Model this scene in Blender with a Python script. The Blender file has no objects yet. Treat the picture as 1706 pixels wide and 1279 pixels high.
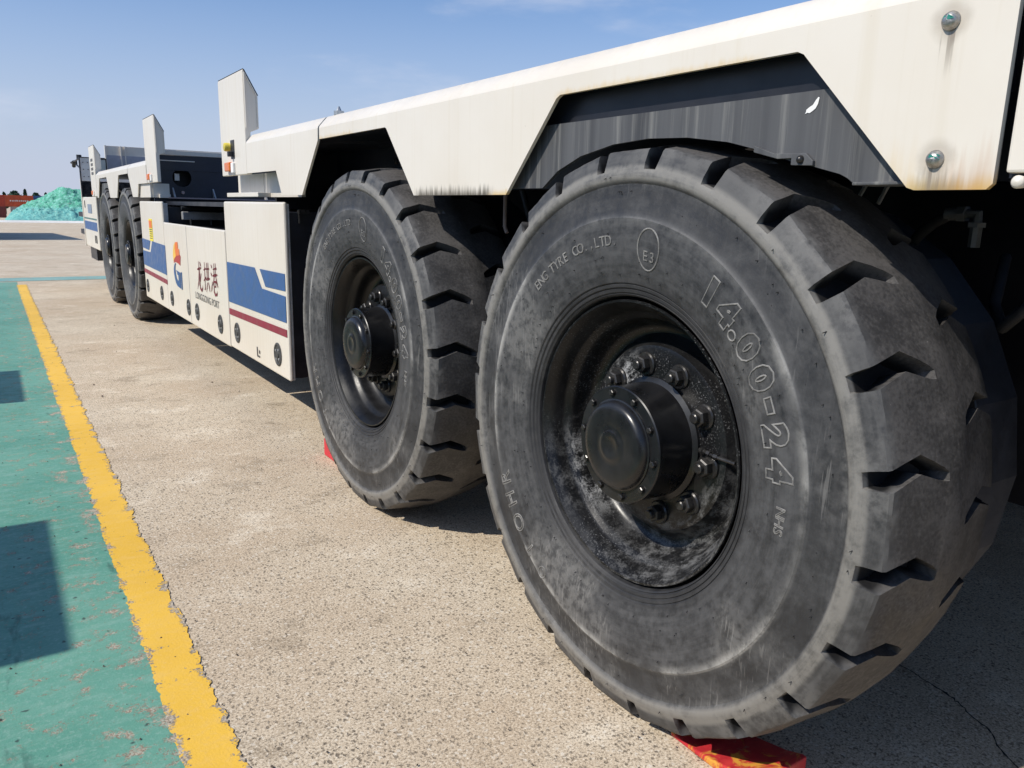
import bpy, bmesh, math, random
from mathutils import Vector, Matrix, noise as mnoise
random.seed(7)
R = math.radians
scene = bpy.context.scene
COL = scene.collection

# ------------------------------------------------------------------ camera
cam_d = bpy.data.cameras.new('camera')
cam_d.sensor_width = 36.0
cam_d.lens = 27.274
cam_d.clip_start = 0.05
cam_d.clip_end = 6000
cam = bpy.data.objects.new('camera', cam_d)
COL.objects.link(cam)
cF = Vector((0.54140757, 0.81224259, -0.21711705))
cR = Vector((0.83474153, -0.5501436, 0.02342203))
cU = Vector((0.10042119, 0.19391748, 0.97586454))
M = Matrix((cR, cU, -cF)).transposed().to_4x4()
M.translation = Vector((-1.17902, 0.0, 1.20012))
cam.matrix_world = M
scene.camera = cam

# ------------------------------------------------------------------ sky, sun, exposure
SUN = Vector((-1.0, 0.03, 1.0)).normalized()          # towards the sun
world = bpy.data.worlds.new('World')
scene.world = world
world.use_nodes = True
wt = world.node_tree
wt.nodes.clear()
sky = wt.nodes.new('ShaderNodeTexSky')
sky.sky_type = 'NISHITA'
sky.sun_disc = False
sky.sun_elevation = math.asin(SUN.z)
sky.sun_rotation = math.atan2(SUN.x, SUN.y)
sky.air_density = 1.0
sky.dust_density = 0.9
sky.ozone_density = 6.0
sky.altitude = 0
bg = wt.nodes.new('ShaderNodeBackground')
bg.inputs['Strength'].default_value = 0.11
wo = wt.nodes.new('ShaderNodeOutputWorld')
# thin summer haze towards the horizon and a few faint wisps, the same all round
def wmix(f, a, b, blend='MIX'):
    n = wt.nodes.new('ShaderNodeMix'); n.data_type = 'RGBA'; n.blend_type = blend; n.clamp_factor = True
    for sock, v in ((n.inputs[0], f), (n.inputs[6], a), (n.inputs[7], b)):
        if isinstance(v, bpy.types.NodeSocket): wt.links.new(v, sock)
        else: sock.default_value = v
    return n.outputs[2]
def wstep(v, lo, hi, a, b):
    n = wt.nodes.new('ShaderNodeMapRange'); n.interpolation_type = 'SMOOTHSTEP'
    wt.links.new(v, n.inputs['Value'])
    for k, q in (('From Min', lo), ('From Max', hi), ('To Min', a), ('To Max', b)): n.inputs[k].default_value = q
    return n.outputs['Result']
wtc = wt.nodes.new('ShaderNodeTexCoord')
wsp = wt.nodes.new('ShaderNodeSeparateXYZ'); wt.links.new(wtc.outputs['Generated'], wsp.inputs[0])
wmp = wt.nodes.new('ShaderNodeMapping'); wmp.inputs['Scale'].default_value = (1.6, 1.6, 6.0)
wt.links.new(wtc.outputs['Generated'], wmp.inputs['Vector'])
wnz = wt.nodes.new('ShaderNodeTexNoise'); wnz.inputs['Scale'].default_value = 2.3; wnz.inputs['Detail'].default_value = 6; wnz.inputs['Roughness'].default_value = 0.55
wt.links.new(wmp.outputs[0], wnz.inputs['Vector'])
skc = wmix(1.0, sky.outputs[0], (0.82, 0.95, 1.06, 1), 'MULTIPLY')
skc = wmix(wstep(wsp.outputs[2], -0.06, 0.33, 1.0, 0.0), skc, (4.25, 4.60, 5.75, 1))
skc = wmix(wstep(wnz.outputs['Fac'], 0.52, 0.78, 0.0, 0.50), skc, (5.4, 5.7, 6.6, 1))
wt.links.new(skc, bg.inputs['Color'])
wt.links.new(bg.outputs[0], wo.inputs['Surface'])

sun_d = bpy.data.lights.new('sun', 'SUN')
sun_d.energy = 3.6
sun_d.angle = R(0.53)
sun_d.color = (1.0, 0.94, 0.84)
sun = bpy.data.objects.new('sun', sun_d)
sun.rotation_euler = SUN.to_track_quat('Z', 'Y').to_euler()
sun.location = (-20, 0, 30)
COL.objects.link(sun)

scene.view_settings.view_transform = 'Standard'
scene.view_settings.look = 'None'
scene.view_settings.exposure = 0.28
scene.view_settings.gamma = 1.0
scene.view_settings.use_curve_mapping = False
scene.cycles.max_bounces = 6
scene.cycles.diffuse_bounces = 3

# ------------------------------------------------------------------ material helpers
class NT:
    """small wrapper round a material's node tree"""
    def __init__(s, name, rough=0.6, metal=0.0, spec=0.5, coat=0.0):
        s.m = bpy.data.materials.new(name)
        s.m.use_nodes = True
        s.t = s.m.node_tree
        s.b = s.t.nodes['Principled BSDF']
        s.b.inputs['Roughness'].default_value = rough
        s.b.inputs['Metallic'].default_value = metal
        s.b.inputs['Specular IOR Level'].default_value = spec
        s.b.inputs['Coat Weight'].default_value = coat
        s.b.inputs['Coat Roughness'].default_value = 0.15
        s.tc = s.t.nodes.new('ShaderNodeTexCoord')
    def new(s, t): return s.t.nodes.new(t)
    def put(s, sock, v):
        if v is None: return
        if hasattr(v, 'is_output') or isinstance(v, bpy.types.NodeSocket): s.t.links.new(v, sock)
        elif isinstance(v, (int, float)):
            try: sock.default_value = v
            except TypeError: sock.default_value = (v, v, v, 1)[:len(sock.default_value)]
        else:
            v = tuple(v)
            if len(sock.default_value) == 4 and len(v) == 3: v = v + (1,)
            sock.default_value = v
    @property
    def obj(s): return s.tc.outputs['Object']
    def map(s, vec=None, scale=(1, 1, 1), loc=(0, 0, 0), rot=(0, 0, 0)):
        n = s.new('ShaderNodeMapping')
        s.put(n.inputs['Vector'], vec if vec is not None else s.obj)
        n.inputs['Scale'].default_value = scale
        n.inputs['Location'].default_value = loc
        n.inputs['Rotation'].default_value = rot
        return n.outputs[0]
    def noise(s, vec=None, scale=5, detail=4, rough=0.55, dist=0.0):
        n = s.new('ShaderNodeTexNoise')
        s.put(n.inputs['Vector'], vec if vec is not None else s.obj)
        n.inputs['Scale'].default_value = scale
        n.inputs['Detail'].default_value = detail
        n.inputs['Roughness'].default_value = rough
        n.inputs['Distortion'].default_value = dist
        return n.outputs['Fac']
    def voro(s, vec=None, scale=5, feat='F1', out='Distance', rand=1.0):
        n = s.new('ShaderNodeTexVoronoi')
        n.feature = feat
        s.put(n.inputs['Vector'], vec if vec is not None else s.obj)
        n.inputs['Scale'].default_value = scale
        n.inputs['Randomness'].default_value = rand
        return n.outputs[out]
    def math(s, op, a, b=None, c=None, clamp=False):
        n = s.new('ShaderNodeMath'); n.operation = op; n.use_clamp = clamp
        s.put(n.inputs[0], a)
        if b is not None: s.put(n.inputs[1], b)
        if c is not None: s.put(n.inputs[2], c)
        return n.outputs[0]
    def step(s, v, lo, hi, a=0.0, b=1.0):
        n = s.new('ShaderNodeMapRange'); n.interpolation_type = 'SMOOTHSTEP'
        s.put(n.inputs['Value'], v)
        n.inputs['From Min'].default_value = lo; n.inputs['From Max'].default_value = hi
        n.inputs['To Min'].default_value = a; n.inputs['To Max'].default_value = b
        return n.outputs['Result']
    def mix(s, f, a, b, blend='MIX'):
        n = s.new('ShaderNodeMix'); n.data_type = 'RGBA'; n.blend_type = blend; n.clamp_factor = True
        s.put(n.inputs[0], f); s.put(n.inputs[6], a); s.put(n.inputs[7], b)
        return n.outputs[2]
    def xyz(s, vec=None):
        n = s.new('ShaderNodeSeparateXYZ'); s.put(n.inputs[0], vec if vec is not None else s.obj)
        return n.outputs
    def vmul(s, vec, v):
        n = s.new('ShaderNodeVectorMath'); n.operation = 'SCALE'
        s.put(n.inputs[0], vec); s.put(n.inputs['Scale'], v); return n.outputs[0]
    def vadd(s, a, b):
        n = s.new('ShaderNodeVectorMath'); n.operation = 'ADD'
        s.put(n.inputs[0], a); s.put(n.inputs[1], b); return n.outputs[0]
    def noisevec(s, vec=None, scale=5, amt=0.1, detail=2):
        n = s.new('ShaderNodeTexNoise')
        s.put(n.inputs['Vector'], vec if vec is not None else s.obj)
        n.inputs['Scale'].default_value = scale; n.inputs['Detail'].default_value = detail
        c = s.vadd(n.outputs['Color'], (-0.5, -0.5, -0.5))
        return s.vadd(vec if vec is not None else s.obj, s.vmul(c, amt))
    def color(s, v): s.put(s.b.inputs['Base Color'], v)
    def rough(s, v): s.put(s.b.inputs['Roughness'], v)
    def bump(s, h, strength=0.3, dist=0.01):
        n = s.new('ShaderNodeBump')
        n.inputs['Strength'].default_value = strength; n.inputs['Distance'].default_value = dist
        s.put(n.inputs['Height'], h); s.t.links.new(n.outputs[0], s.b.inputs['Normal'])
    def emit(s, c, v):
        s.put(s.b.inputs['Emission Color'], c); s.b.inputs['Emission Strength'].default_value = v

def plain(name, col, rough=0.5, metal=0.0, spec=0.5, var=0.15, vs=14, bump=0.05, coat=0.0):
    n = NT(name, rough, metal, spec, coat)
    a = n.noise(scale=vs, detail=5)
    b = n.noise(scale=vs * 7, detail=3)
    f = n.math('ADD', n.math('MULTIPLY', a, 0.7), n.math('MULTIPLY', b, 0.3))
    d = tuple(c * (1 - var) for c in col); l = tuple(min(1, c * (1 + var)) for c in col)
    n.color(n.mix(n.step(f, 0.3, 0.7), d, l))
    n.rough(n.step(a, 0.25, 0.75, max(0.03, rough - 0.1), min(1, rough + 0.12)))
    if bump: n.bump(b, bump, 0.003)
    return n.m

def concrete_colour(n):
    """exposed-aggregate concrete: returns colour, height"""
    big = n.noise(scale=0.8, detail=5, rough=0.62)
    swe = n.noise(vec=n.map(scale=(1.0, 1.25, 1.0), rot=(0, 0, 0.35)), scale=2.6, detail=7, rough=0.70)
    c = n.mix(n.step(big, 0.3, 0.7), (0.54, 0.425, 0.30), (0.67, 0.57, 0.43))
    c = n.mix(n.step(swe, 0.54, 0.68, 0, 0.70), c, (0.82, 0.72, 0.57))
    c = n.mix(n.step(swe, 0.46, 0.32, 0, 0.70), c, (0.33, 0.26, 0.18))
    near = n.step(big, 0.34, 0.56, 0.45, 1.0)
    # open pits, pebbles and sand of different sizes
    vv = n.new('ShaderNodeTexVoronoi'); vv.inputs['Scale'].default_value = 84
    n.put(vv.inputs['Vector'], n.noisevec(scale=130, amt=0.016, detail=2))
    cell = n.xyz(vv.outputs['Color'])
    pit = n.math('MULTIPLY', n.math('MULTIPLY', n.step(vv.outputs['Distance'], 0.16, 0.50, 1, 0), n.step(cell[0], 0.35, 0.75)), near)
    peb = n.math('MULTIPLY', n.step(vv.outputs['Distance'], 0.25, 0.50, 1, 0), n.step(cell[0], 0.30, 0.12))
    fine = n.noise(scale=165, detail=4, rough=0.72)
    c = n.mix(n.step(fine, 0.49, 0.63, 0, 0.80), c, (0.18, 0.14, 0.10))
    c = n.mix(n.step(fine, 0.46, 0.33, 0, 0.85), c, (0.86, 0.78, 0.65))
    c = n.mix(n.math('MULTIPLY', peb, 0.65), c, (0.74, 0.68, 0.58))
    c = n.mix(n.math('MULTIPLY', pit, 0.80), c, (0.11, 0.085, 0.062))
    h = n.math('ADD', n.math('MULTIPLY', pit, -0.9), n.math('MULTIPLY', fine, -0.7))
    return c, h

# ground
n = NT('concrete_ground', 0.88, spec=0.25)
c, h = concrete_colour(n)
n.color(c); n.bump(h, 0.6, 0.004)
M_CONC = n.m

def paint_mat(name, cols, wear_lo, wear_hi, stain=True, edge=None):
    n = NT(name, 0.62, spec=0.35)
    fine = n.noise(scale=170, detail=3, rough=0.6)
    cc = n.mix(n.step(fine, 0.38, 0.62), (0.54, 0.47, 0.38), (0.24, 0.195, 0.145))
    p = n.mix(n.step(n.noise(scale=1.6, detail=5), 0.35, 0.66), cols[0], cols[1])
    p = n.mix(n.step(n.noise(vec=n.map(scale=(1, 3, 1), rot=(0, 0, -0.35)), scale=9, detail=5, rough=0.7), 0.45, 0.75, 0, 0.55), p, cols[2])
    p = n.mix(n.step(n.noise(scale=75, detail=4, rough=0.7), 0.50, 0.70, 0, 0.55), p, cols[2])
    if stain:
        st = n.noise(vec=n.map(scale=(2.2, 0.8, 1)), scale=3.1, detail=5, rough=0.6, dist=0.3)
        p = n.mix(n.step(st, 0.63, 0.72, 0, 0.65), p, tuple(x * 0.38 for x in cols[0]))
        tiny = n.voro(vec=n.noisevec(scale=30, amt=0.03), scale=16, out='Distance')
        p = n.mix(n.step(tiny, 0.05, 0.13, 0.8, 0), p, (0.03, 0.035, 0.035))
    wear = n.noise(scale=13, detail=8, rough=0.72)
    w = n.math('ADD', n.math('MULTIPLY', wear, 0.75), n.math('MULTIPLY', fine, 0.25))
    if edge:        # (centre x, half width where flaking starts, where it is worst, amount)
        w = n.math('ADD', w, n.step(n.math('ABSOLUTE', n.math('SUBTRACT', n.xyz()[0], edge[0])), edge[1], edge[2], 0, edge[3]))
    wf = n.step(w, wear_lo, wear_hi)
    n.color(n.mix(wf, p, cc))
    n.rough(n.step(w, 0.4, 0.7, 0.5, 0.85))
    n.bump(n.math('ADD', n.math('MULTIPLY', fine, 0.6), n.math('MULTIPLY', wf, -0.6)), 0.45, 0.004)
    return n.m
M_GREEN = paint_mat('green_floor_paint', [(0.092, 0.275, 0.205), (0.135, 0.335, 0.255), (0.26, 0.42, 0.35)], 0.545, 0.62, edge=(-0.2, 1.0, 0.72, 0.035))
M_TEAL = paint_mat('teal_line_paint', [(0.17, 0.36, 0.33), (0.24, 0.42, 0.38), (0.32, 0.44, 0.40)], 0.52, 0.62, False)
M_YELLOW = paint_mat('yellow_line_paint', [(0.74, 0.44, 0.045), (0.82, 0.50, 0.065), (0.78, 0.50, 0.13)], 0.60, 0.625, False, edge=(-0.8835, 0.022, 0.064, 0.105))

# white vehicle paint with run-off streaks, grime and rust at the lower edges
def white_paint(name, grime=(), bolts=()):
    """grime: list of (y0, y1, ztop, zbottom, colour, strength)"""
    n = NT(name, 0.38, spec=0.4, coat=0.15)
    x, y, z = n.xyz()
    big = n.noise(scale=1.7, detail=5)
    c = n.mix(n.step(big, 0.3, 0.7), (0.685, 0.625, 0.535), (0.725, 0.675, 0.595))
    st = n.noise(vec=n.map(scale=(1, 1, 0.035)), scale=42, detail=4, rough=0.6)
    c = n.mix(n.step(st, 0.54, 0.8, 0, 0.22), c, (0.54, 0.47, 0.35))
    st2 = n.noise(vec=n.map(scale=(1, 1, 0.02)), scale=15, detail=5, rough=0.65)
    c = n.mix(n.step(st2, 0.56, 0.72, 0, 0.22), c, (0.58, 0.50, 0.36))
    sp = n.voro(vec=n.noisevec(scale=20, amt=0.02), scale=9, out='Distance')
    c = n.mix(n.step(sp, 0.012, 0.03, 0.55, 0), c, (0.14, 0.09, 0.05))
    drips = {k: n.noise(vec=n.map(scale=(1, 1, 0.06)), scale=k, detail=4, rough=0.7) for k in sorted({g[6] for g in grime})}
    for (y0, y1, zt, zb, col, s, sc) in grime:
        band = n.math('MULTIPLY', n.step(y, y0 - 0.03, y0 + 0.03), n.step(y, y1 - 0.03, y1 + 0.03, 1, 0))
        drip = drips[sc]
        hgt = n.step(n.math('ADD', z, n.math('MULTIPLY', n.math('SUBTRACT', 0.5, drip), (zt - zb) * 2.4)), zb - 0.004, zt, 1, 0)
        f = n.math('MULTIPLY', n.math('MULTIPLY', band, hgt), s)
        c = n.mix(f, c, col)
    for (yb, zb) in bolts:      # grimy halo and thin runs below each bolt
        wob = n.math('MULTIPLY', n.math('SUBTRACT', n.noise(scale=38, detail=4), 0.5), 0.022)
        dy = n.math('SUBTRACT', n.math('ADD', y, wob), yb); dz = n.math('SUBTRACT', z, zb)
        d = n.math('SQRT', n.math('ADD', n.math('MULTIPLY', dy, dy), n.math('MULTIPLY', dz, dz)))
        c = n.mix(n.step(d, 0.016, 0.036, 0.42, 0), c, (0.30, 0.25, 0.19))
        line = n.noise(vec=n.map(scale=(1, 1, 0.03)), scale=150, detail=3)
        run = n.math('MULTIPLY', n.step(n.math('ABSOLUTE', dy), 0.004, 0.018, 1, 0), n.math('MULTIPLY', n.step(dz, -0.085, -0.02, 0, 1), n.step(dz, -0.012, 0.0, 1, 0)))
        c = n.mix(n.math('MULTIPLY', run, n.step(line, 0.48, 0.60, 0.05, 0.75)), c, (0.22, 0.18, 0.14))
    n.color(c)
    n.rough(n.step(st, 0.3, 0.8, 0.30, 0.55))
    n.bump(n.noise(scale=26, detail=4), 0.04, 0.004)
    return n.m
RUST = (0.38, 0.15, 0.02); OCHRE = (0.62, 0.42, 0.13); SOOT = (0.10, 0.085, 0.06)
M_WHITE = white_paint('white_paint')
M_FEND = white_paint('white_paint_grimy', [
    (1.90, 2.36, 1.275, 1.244, SOOT, 0.95, 110),
    (0.50, 0.70, 1.275, 1.246, OCHRE, 0.9, 22),
    (0.57, 0.645, 1.33, 1.246, RUST, 0.45, 22),
    (0.62, 0.68, 1.28, 1.25, SOOT, 0.55, 110),
    (0.69, 0.80, 1.34, 1.25, OCHRE, 0.4, 22),
    (1.70, 1.90, 1.262, 1.244, OCHRE, 0.8, 22),
    (1.00, 1.60, 1.492, 1.476, OCHRE, 0.5, 22),
    (2.90, 3.27, 1.492, 1.474, OCHRE, 0.5, 22)], bolts=[(0.657, 1.481), (0.653, 1.290)])

# black chassis paints
M_BLACK = plain('black_chassis_paint', (0.012, 0.013, 0.018), 0.42, var=0.35, vs=5)
M_NAVY = plain('dark_navy_paint', (0.014, 0.017, 0.028), 0.4, var=0.3, vs=4)
n = NT('weathered_rail', 0.6, spec=0.4)
st = n.noise(vec=n.map(scale=(1, 1, 0.03)), scale=38, detail=5, rough=0.7)
st2 = n.noise(vec=n.map(scale=(1, 1, 0.02)), scale=11, detail=4, rough=0.6)
c = n.mix(n.step(st2, 0.35, 0.7), (0.052, 0.053, 0.057), (0.105, 0.106, 0.110))
c = n.mix(n.step(st, 0.48, 0.74, 0, 0.75), c, (0.24, 0.235, 0.22))
ru = n.noise(vec=n.map(scale=(1, 1, 0.03), loc=(0, 3.3, 0)), scale=9, detail=6, rough=0.75)
c = n.mix(n.step(ru, 0.64, 0.74, 0, 0.7), c, (0.34, 0.25, 0.16))
n.color(c)
M_RAIL = n.m

M_STEEL = plain('galvanised_steel', (0.52, 0.52, 0.50), 0.38, 0.85, var=0.2)
M_BRIGHT = plain('bare_bolt_steel', (0.40, 0.39, 0.37), 0.42, 0.9, var=0.35, vs=160)
M_ALU = plain('dull_aluminium', (0.42, 0.42, 0.42), 0.45, 0.4, var=0.2)
M_BLUE = plain('blue_stripe_vinyl', (0.038, 0.105, 0.27), 0.4, var=0.12)
M_RED = plain('maroon_stripe_vinyl', (0.25, 0.02, 0.045), 0.4, var=0.12)
M_LBLUE = plain('logo_blue', (0.02, 0.085, 0.24), 0.4, var=0.1)
M_LYEL = plain('logo_yellow', (0.83, 0.50, 0.07), 0.4, var=0.1)
M_LOR = plain('logo_orange', (0.76, 0.17, 0.025), 0.4, var=0.1)
M_LRED = plain('logo_red', (0.42, 0.03, 0.025), 0.4, var=0.1)
M_CHAR = plain('brush_maroon', (0.17, 0.014, 0.025), 0.45, var=0.15)
M_GREY = plain('print_grey', (0.09, 0.085, 0.085), 0.5, var=0.15)
M_DISC = plain('grey_sensor_plastic', (0.055, 0.055, 0.054), 0.6, var=0.25)
M_DARKP = plain('black_plastic', (0.018, 0.018, 0.018), 0.5, var=0.3)
M_AMBER = plain('amber_lens', (0.72, 0.17, 0.02), 0.25, var=0.1)
M_YLAMP = plain('yellow_lamp_plastic', (0.58, 0.47, 0.06), 0.35, var=0.12)
M_STICK = plain('sticker_yellow', (0.80, 0.66, 0.05), 0.5, var=0.12)
M_TEALP = plain('teal_paint_dab', (0.02, 0.20, 0.16), 0.5, var=0.2)
M_WCHIP = plain('bare_white_chip', (0.80, 0.79, 0.77), 0.6, var=0.08)
M_PINK = plain('faded_rod', (0.36, 0.27, 0.25), 0.5, var=0.15)

# rubber
def rubber(name, dust=1.0):
    n = NT(name, 0.62, spec=0.5)
    x, y, z = n.xyz()
    r = n.math('SQRT', n.math('ADD', n.math('MULTIPLY', y, y), n.math('MULTIPLY', z, z)))
    ang = n.math('ARCTAN2', z, y)
    cv = n.new('ShaderNodeCombineXYZ'); n.put(cv.inputs[0], n.math('MULTIPLY', n.math('ABSOLUTE', ang), 2.2)); n.put(cv.inputs[1], n.math('MULTIPLY', r, 55.0)); n.put(cv.inputs[2], x)
    pol = n.noise(vec=cv.outputs[0], scale=1.0, detail=5, rough=0.65)          # smears running round the tyre
    a = n.noise(scale=7.5, detail=6, rough=0.72, dist=0.3)
    b = n.noise(scale=42, detail=4, rough=0.68)
    m = n.noise(scale=3.0, detail=3)
    f = n.math('ADD', n.math('ADD', n.math('MULTIPLY', a, 0.34), n.math('MULTIPLY', b, 0.33)), n.math('MULTIPLY', pol, 0.33))
    c = n.mix(n.step(f, 0.36, 0.64), (0.021, 0.0215, 0.024), (0.078, 0.078, 0.080))
    c = n.mix(n.math('MULTIPLY', n.step(m, 0.46, 0.64, 0, 0.75 * dust), n.step(b, 0.36, 0.60, 0.2, 1.0)), c, (0.150, 0.146, 0.141))
    # rubbed, dusty shoulder ring and the moulding line
    ring = n.math('MULTIPLY', n.step(r, 0.590, 0.602), n.step(r, 0.622, 0.634, 1, 0.10))
    c = n.mix(n.math('MULTIPLY', ring, n.step(f, 0.36, 0.56, 0.35, 0.95 * dust)), c, (0.205, 0.195, 0.178))
    band = n.math('MULTIPLY', n.step(r, 0.522, 0.530), n.step(r, 0.575, 0.592, 1, 0))
    c = n.mix(n.math('MULTIPLY', band, n.step(a, 0.36, 0.66, 0.85, 0.25)), c, (0.021, 0.021, 0.023))
    rub = n.math('MULTIPLY', n.step(r, 0.497, 0.519), n.step(r, 0.519, 0.5235, 1, 0))
    c = n.mix(n.math('MULTIPLY', rub, n.math('MULTIPLY', n.step(a, 0.40, 0.60, 0.15, 0.95 * dust), n.step(m, 0.42, 0.58, 0.15, 1.0))), c, (0.36, 0.35, 0.33))
    # scratches in several directions
    for rot, thr, sc in ((1.05, 0.63, 170), (-0.7, 0.63, 140), (1.9, 0.64, 190)):
        lin = n.noise(vec=n.map(scale=(1, 1, 0.035), rot=(rot, 0, 0), loc=(0, sc, 0)), scale=sc, detail=2)
        c = n.mix(n.math('MULTIPLY', n.math('MULTIPLY', n.step(lin, thr, thr + 0.05), n.step(r, 0.585, 0.60, 1, 0.15)), n.step(m, 0.47 + 0.03 * rot, 0.58, 0.02, 0.26 * dust)), c, (0.28, 0.27, 0.26))
    # tread face: brownish road dust, gritty
    tr = n.step(x, 0.0, 0.03)
    grit = n.noise(scale=140, detail=3)
    tc = n.mix(n.step(n.math('ADD', n.math('MULTIPLY', a, 0.6), n.math('MULTIPLY', grit, 0.4)), 0.38, 0.62), (0.040, 0.038, 0.0375), (0.096, 0.090, 0.087))
    tc = n.mix(n.step(grit, 0.72, 0.78, 0, 0.6), tc, (0.36, 0.34, 0.32))
    c = n.mix(n.math('MULTIPLY', tr, n.step(r, 0.640, 0.660)), c, tc)
    c = n.mix(n.math('MULTIPLY', n.step(x, -0.006, 0.004), n.math('MULTIPLY', n.step(r, 0.640, 0.662, 1, 0), n.step(r, 0.60, 0.612))), c, (0.008, 0.008, 0.009))  # grooves darkened in the colour for their shade, over rubber with less dust
    # clean moulded bead
    c = n.mix(n.step(r, 0.36, 0.40, 0.75, 0), c, (0.018, 0.018, 0.020))
    n.color(c)
    n.rough(n.step(f, 0.3, 0.66, 0.44, 0.80))
    n.bump(n.math('ADD', n.math('MULTIPLY', b, 0.6), n.math('MULTIPLY', grit, 0.25)), 0.14, 0.004)
    return n.m
M_LETT = plain('dusty_raised_rubber', (0.20, 0.193, 0.183), 0.8, var=0.45, vs=30)
M_RUB = rubber('tyre_rubber')
M_RUB2 = rubber('tyre_rubber_inner', 0.3)

def rimpaint(name, salt):
    n = NT(name, 0.34, spec=0.32)
    a = n.noise(scale=9, detail=6, rough=0.7); b = n.noise(scale=60, detail=5, rough=0.7)
    c = n.mix(n.step(a, 0.35, 0.7), (0.0055, 0.0055, 0.006), (0.014, 0.014, 0.015))
    c = n.mix(n.step(b, 0.60, 0.76, 0, 0.30), c, (0.06, 0.058, 0.055))
    if salt:
        x, y, z = n.xyz()
        r = n.math('SQRT', n.math('ADD', n.math('MULTIPLY', y, y), n.math('MULTIPLY', z, z)))
        ang = n.math('ARCTAN2', z, n.math('MULTIPLY', y, -1))          # 0 near side, +90 up
        # crusts of dried salt: low on the far side, and by the hub at upper left
        s1 = n.math('MULTIPLY', n.step(n.math('ABSOLUTE', n.math('ADD', ang, 2.60)), 0.10, 0.62, 1, 0), n.step(n.math('ABSOLUTE', n.math('SUBTRACT', r, 0.262)), 0.01, 0.05, 0.9, 0.12))
        s2 = n.math('MULTIPLY', n.step(n.math('ABSOLUTE', n.math('SUBTRACT', ang, 2.5)), 0.2, 0.9, 1, 0), n.step(r, 0.15, 0.245, 1, 0))
        s3 = n.math('MULTIPLY', n.step(n.math('ABSOLUTE', n.math('ADD', ang, 1.0)), 0.3, 1.3, 0.24, 0), n.step(r, 0.17, 0.21))
        m = n.math('MAXIMUM', n.math('MAXIMUM', s1, s2), s3)
        cv = n.new('ShaderNodeCombineXYZ'); n.put(cv.inputs[0], n.math('MULTIPLY', n.math('ABSOLUTE', ang), 5.0)); n.put(cv.inputs[1], n.math('MULTIPLY', r, 60.0)); n.put(cv.inputs[2], x)
        cr = n.noise(vec=cv.outputs[0], scale=1.0, detail=8, rough=0.78)
        spk = n.noise(scale=230, detail=3, rough=0.7)
        cs = n.math('ADD', n.math('MULTIPLY', cr, 0.55), n.math('ADD', n.math('MULTIPLY', spk, 0.2), n.math('MULTIPLY', n.noise(scale=24, detail=5, rough=0.6), 0.25)))
        f = n.math('MULTIPLY', m, n.step(cs, 0.45, 0.60))
        f2 = n.math('MULTIPLY', n.step(spk, 0.56, 0.68), n.step(n.noise(scale=7, detail=5), 0.42, 0.62, 0.02, 0.26))
        f = n.math('MAXIMUM', f, f2)
        c = n.mix(n.math('MULTIPLY', f, 0.9), c, (0.62, 0.62, 0.62))
        n.rough(n.step(f, 0.0, 0.6, 0.30, 0.85))
    else:
        n.rough(n.step(a, 0.3, 0.7, 0.26, 0.48))
    n.color(c); n.bump(b, 0.12, 0.003)
    return n.m
M_RIM = rimpaint('black_wheel_paint', False)
M_RIMS = rimpaint('black_wheel_paint_salted', True)
M_HUB = plain('hub_black_enamel', (0.011, 0.011, 0.012), 0.32, var=0.4, vs=9)
M_NUT = plain('dark_lug_steel', (0.05, 0.048, 0.047), 0.33, 0.6, var=0.35, vs=40)

# far things
n = NT('net_green', 0.75, spec=0.2)
x, y, z = n.xyz()
a = n.noise(scale=0.9, detail=6, rough=0.7, dist=0.8)
f = n.step(n.math('ADD', z, n.math('MULTIPLY', n.math('SUBTRACT', a, 0.5), 1.3)), 0.45, 0.75)
c = n.mix(f, (0.11, 0.37, 0.36), (0.08, 0.37, 0.24))
c = n.mix(n.step(n.noise(scale=3.5, detail=6, rough=0.7), 0.42, 0.62, 0, 0.85), c, (0.27, 0.58, 0.50))
c = n.mix(n.step(n.noise(vec=n.map(scale=(0.5, 1, 3)), scale=1.2, detail=4), 0.66, 0.72, 0, 0.8), c, (0.55, 0.55, 0.42))
n.color(c); n.bump(n.noise(scale=2.2, detail=7, rough=0.6, dist=1.0), 0.7, 0.4)
M_NET = n.m
M_CRED = plain('container_red', (0.42, 0.055, 0.028), 0.6, var=0.25, vs=0.8, bump=0)
M_CORG = plain('container_orange', (0.50, 0.085, 0.03), 0.6, var=0.25, vs=0.8, bump=0)
M_CBRN = plain('container_maroon', (0.16, 0.035, 0.03), 0.6, var=0.3, vs=0.8, bump=0)
M_CGRY = plain('container_grey', (0.36, 0.34, 0.33), 0.6, var=0.3, vs=0.8, bump=0)
M_CBLU = plain('container_blue', (0.06, 0.17, 0.36), 0.6, var=0.25, vs=0.8, bump=0)
M_CLET = plain('container_lettering', (0.70, 0.66, 0.62), 0.6, var=0.1, vs=2, bump=0)
M_LEAF = plain('far_foliage', (0.035, 0.075, 0.045), 0.8, var=0.5, vs=0.6, bump=0)
M_BARK = plain('far_bark', (0.07, 0.05, 0.035), 0.9, var=0.3, vs=2, bump=0)
M_KERB = plain('kerb_white', (0.68, 0.66, 0.62), 0.8, var=0.12, vs=1.2, bump=0)
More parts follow.
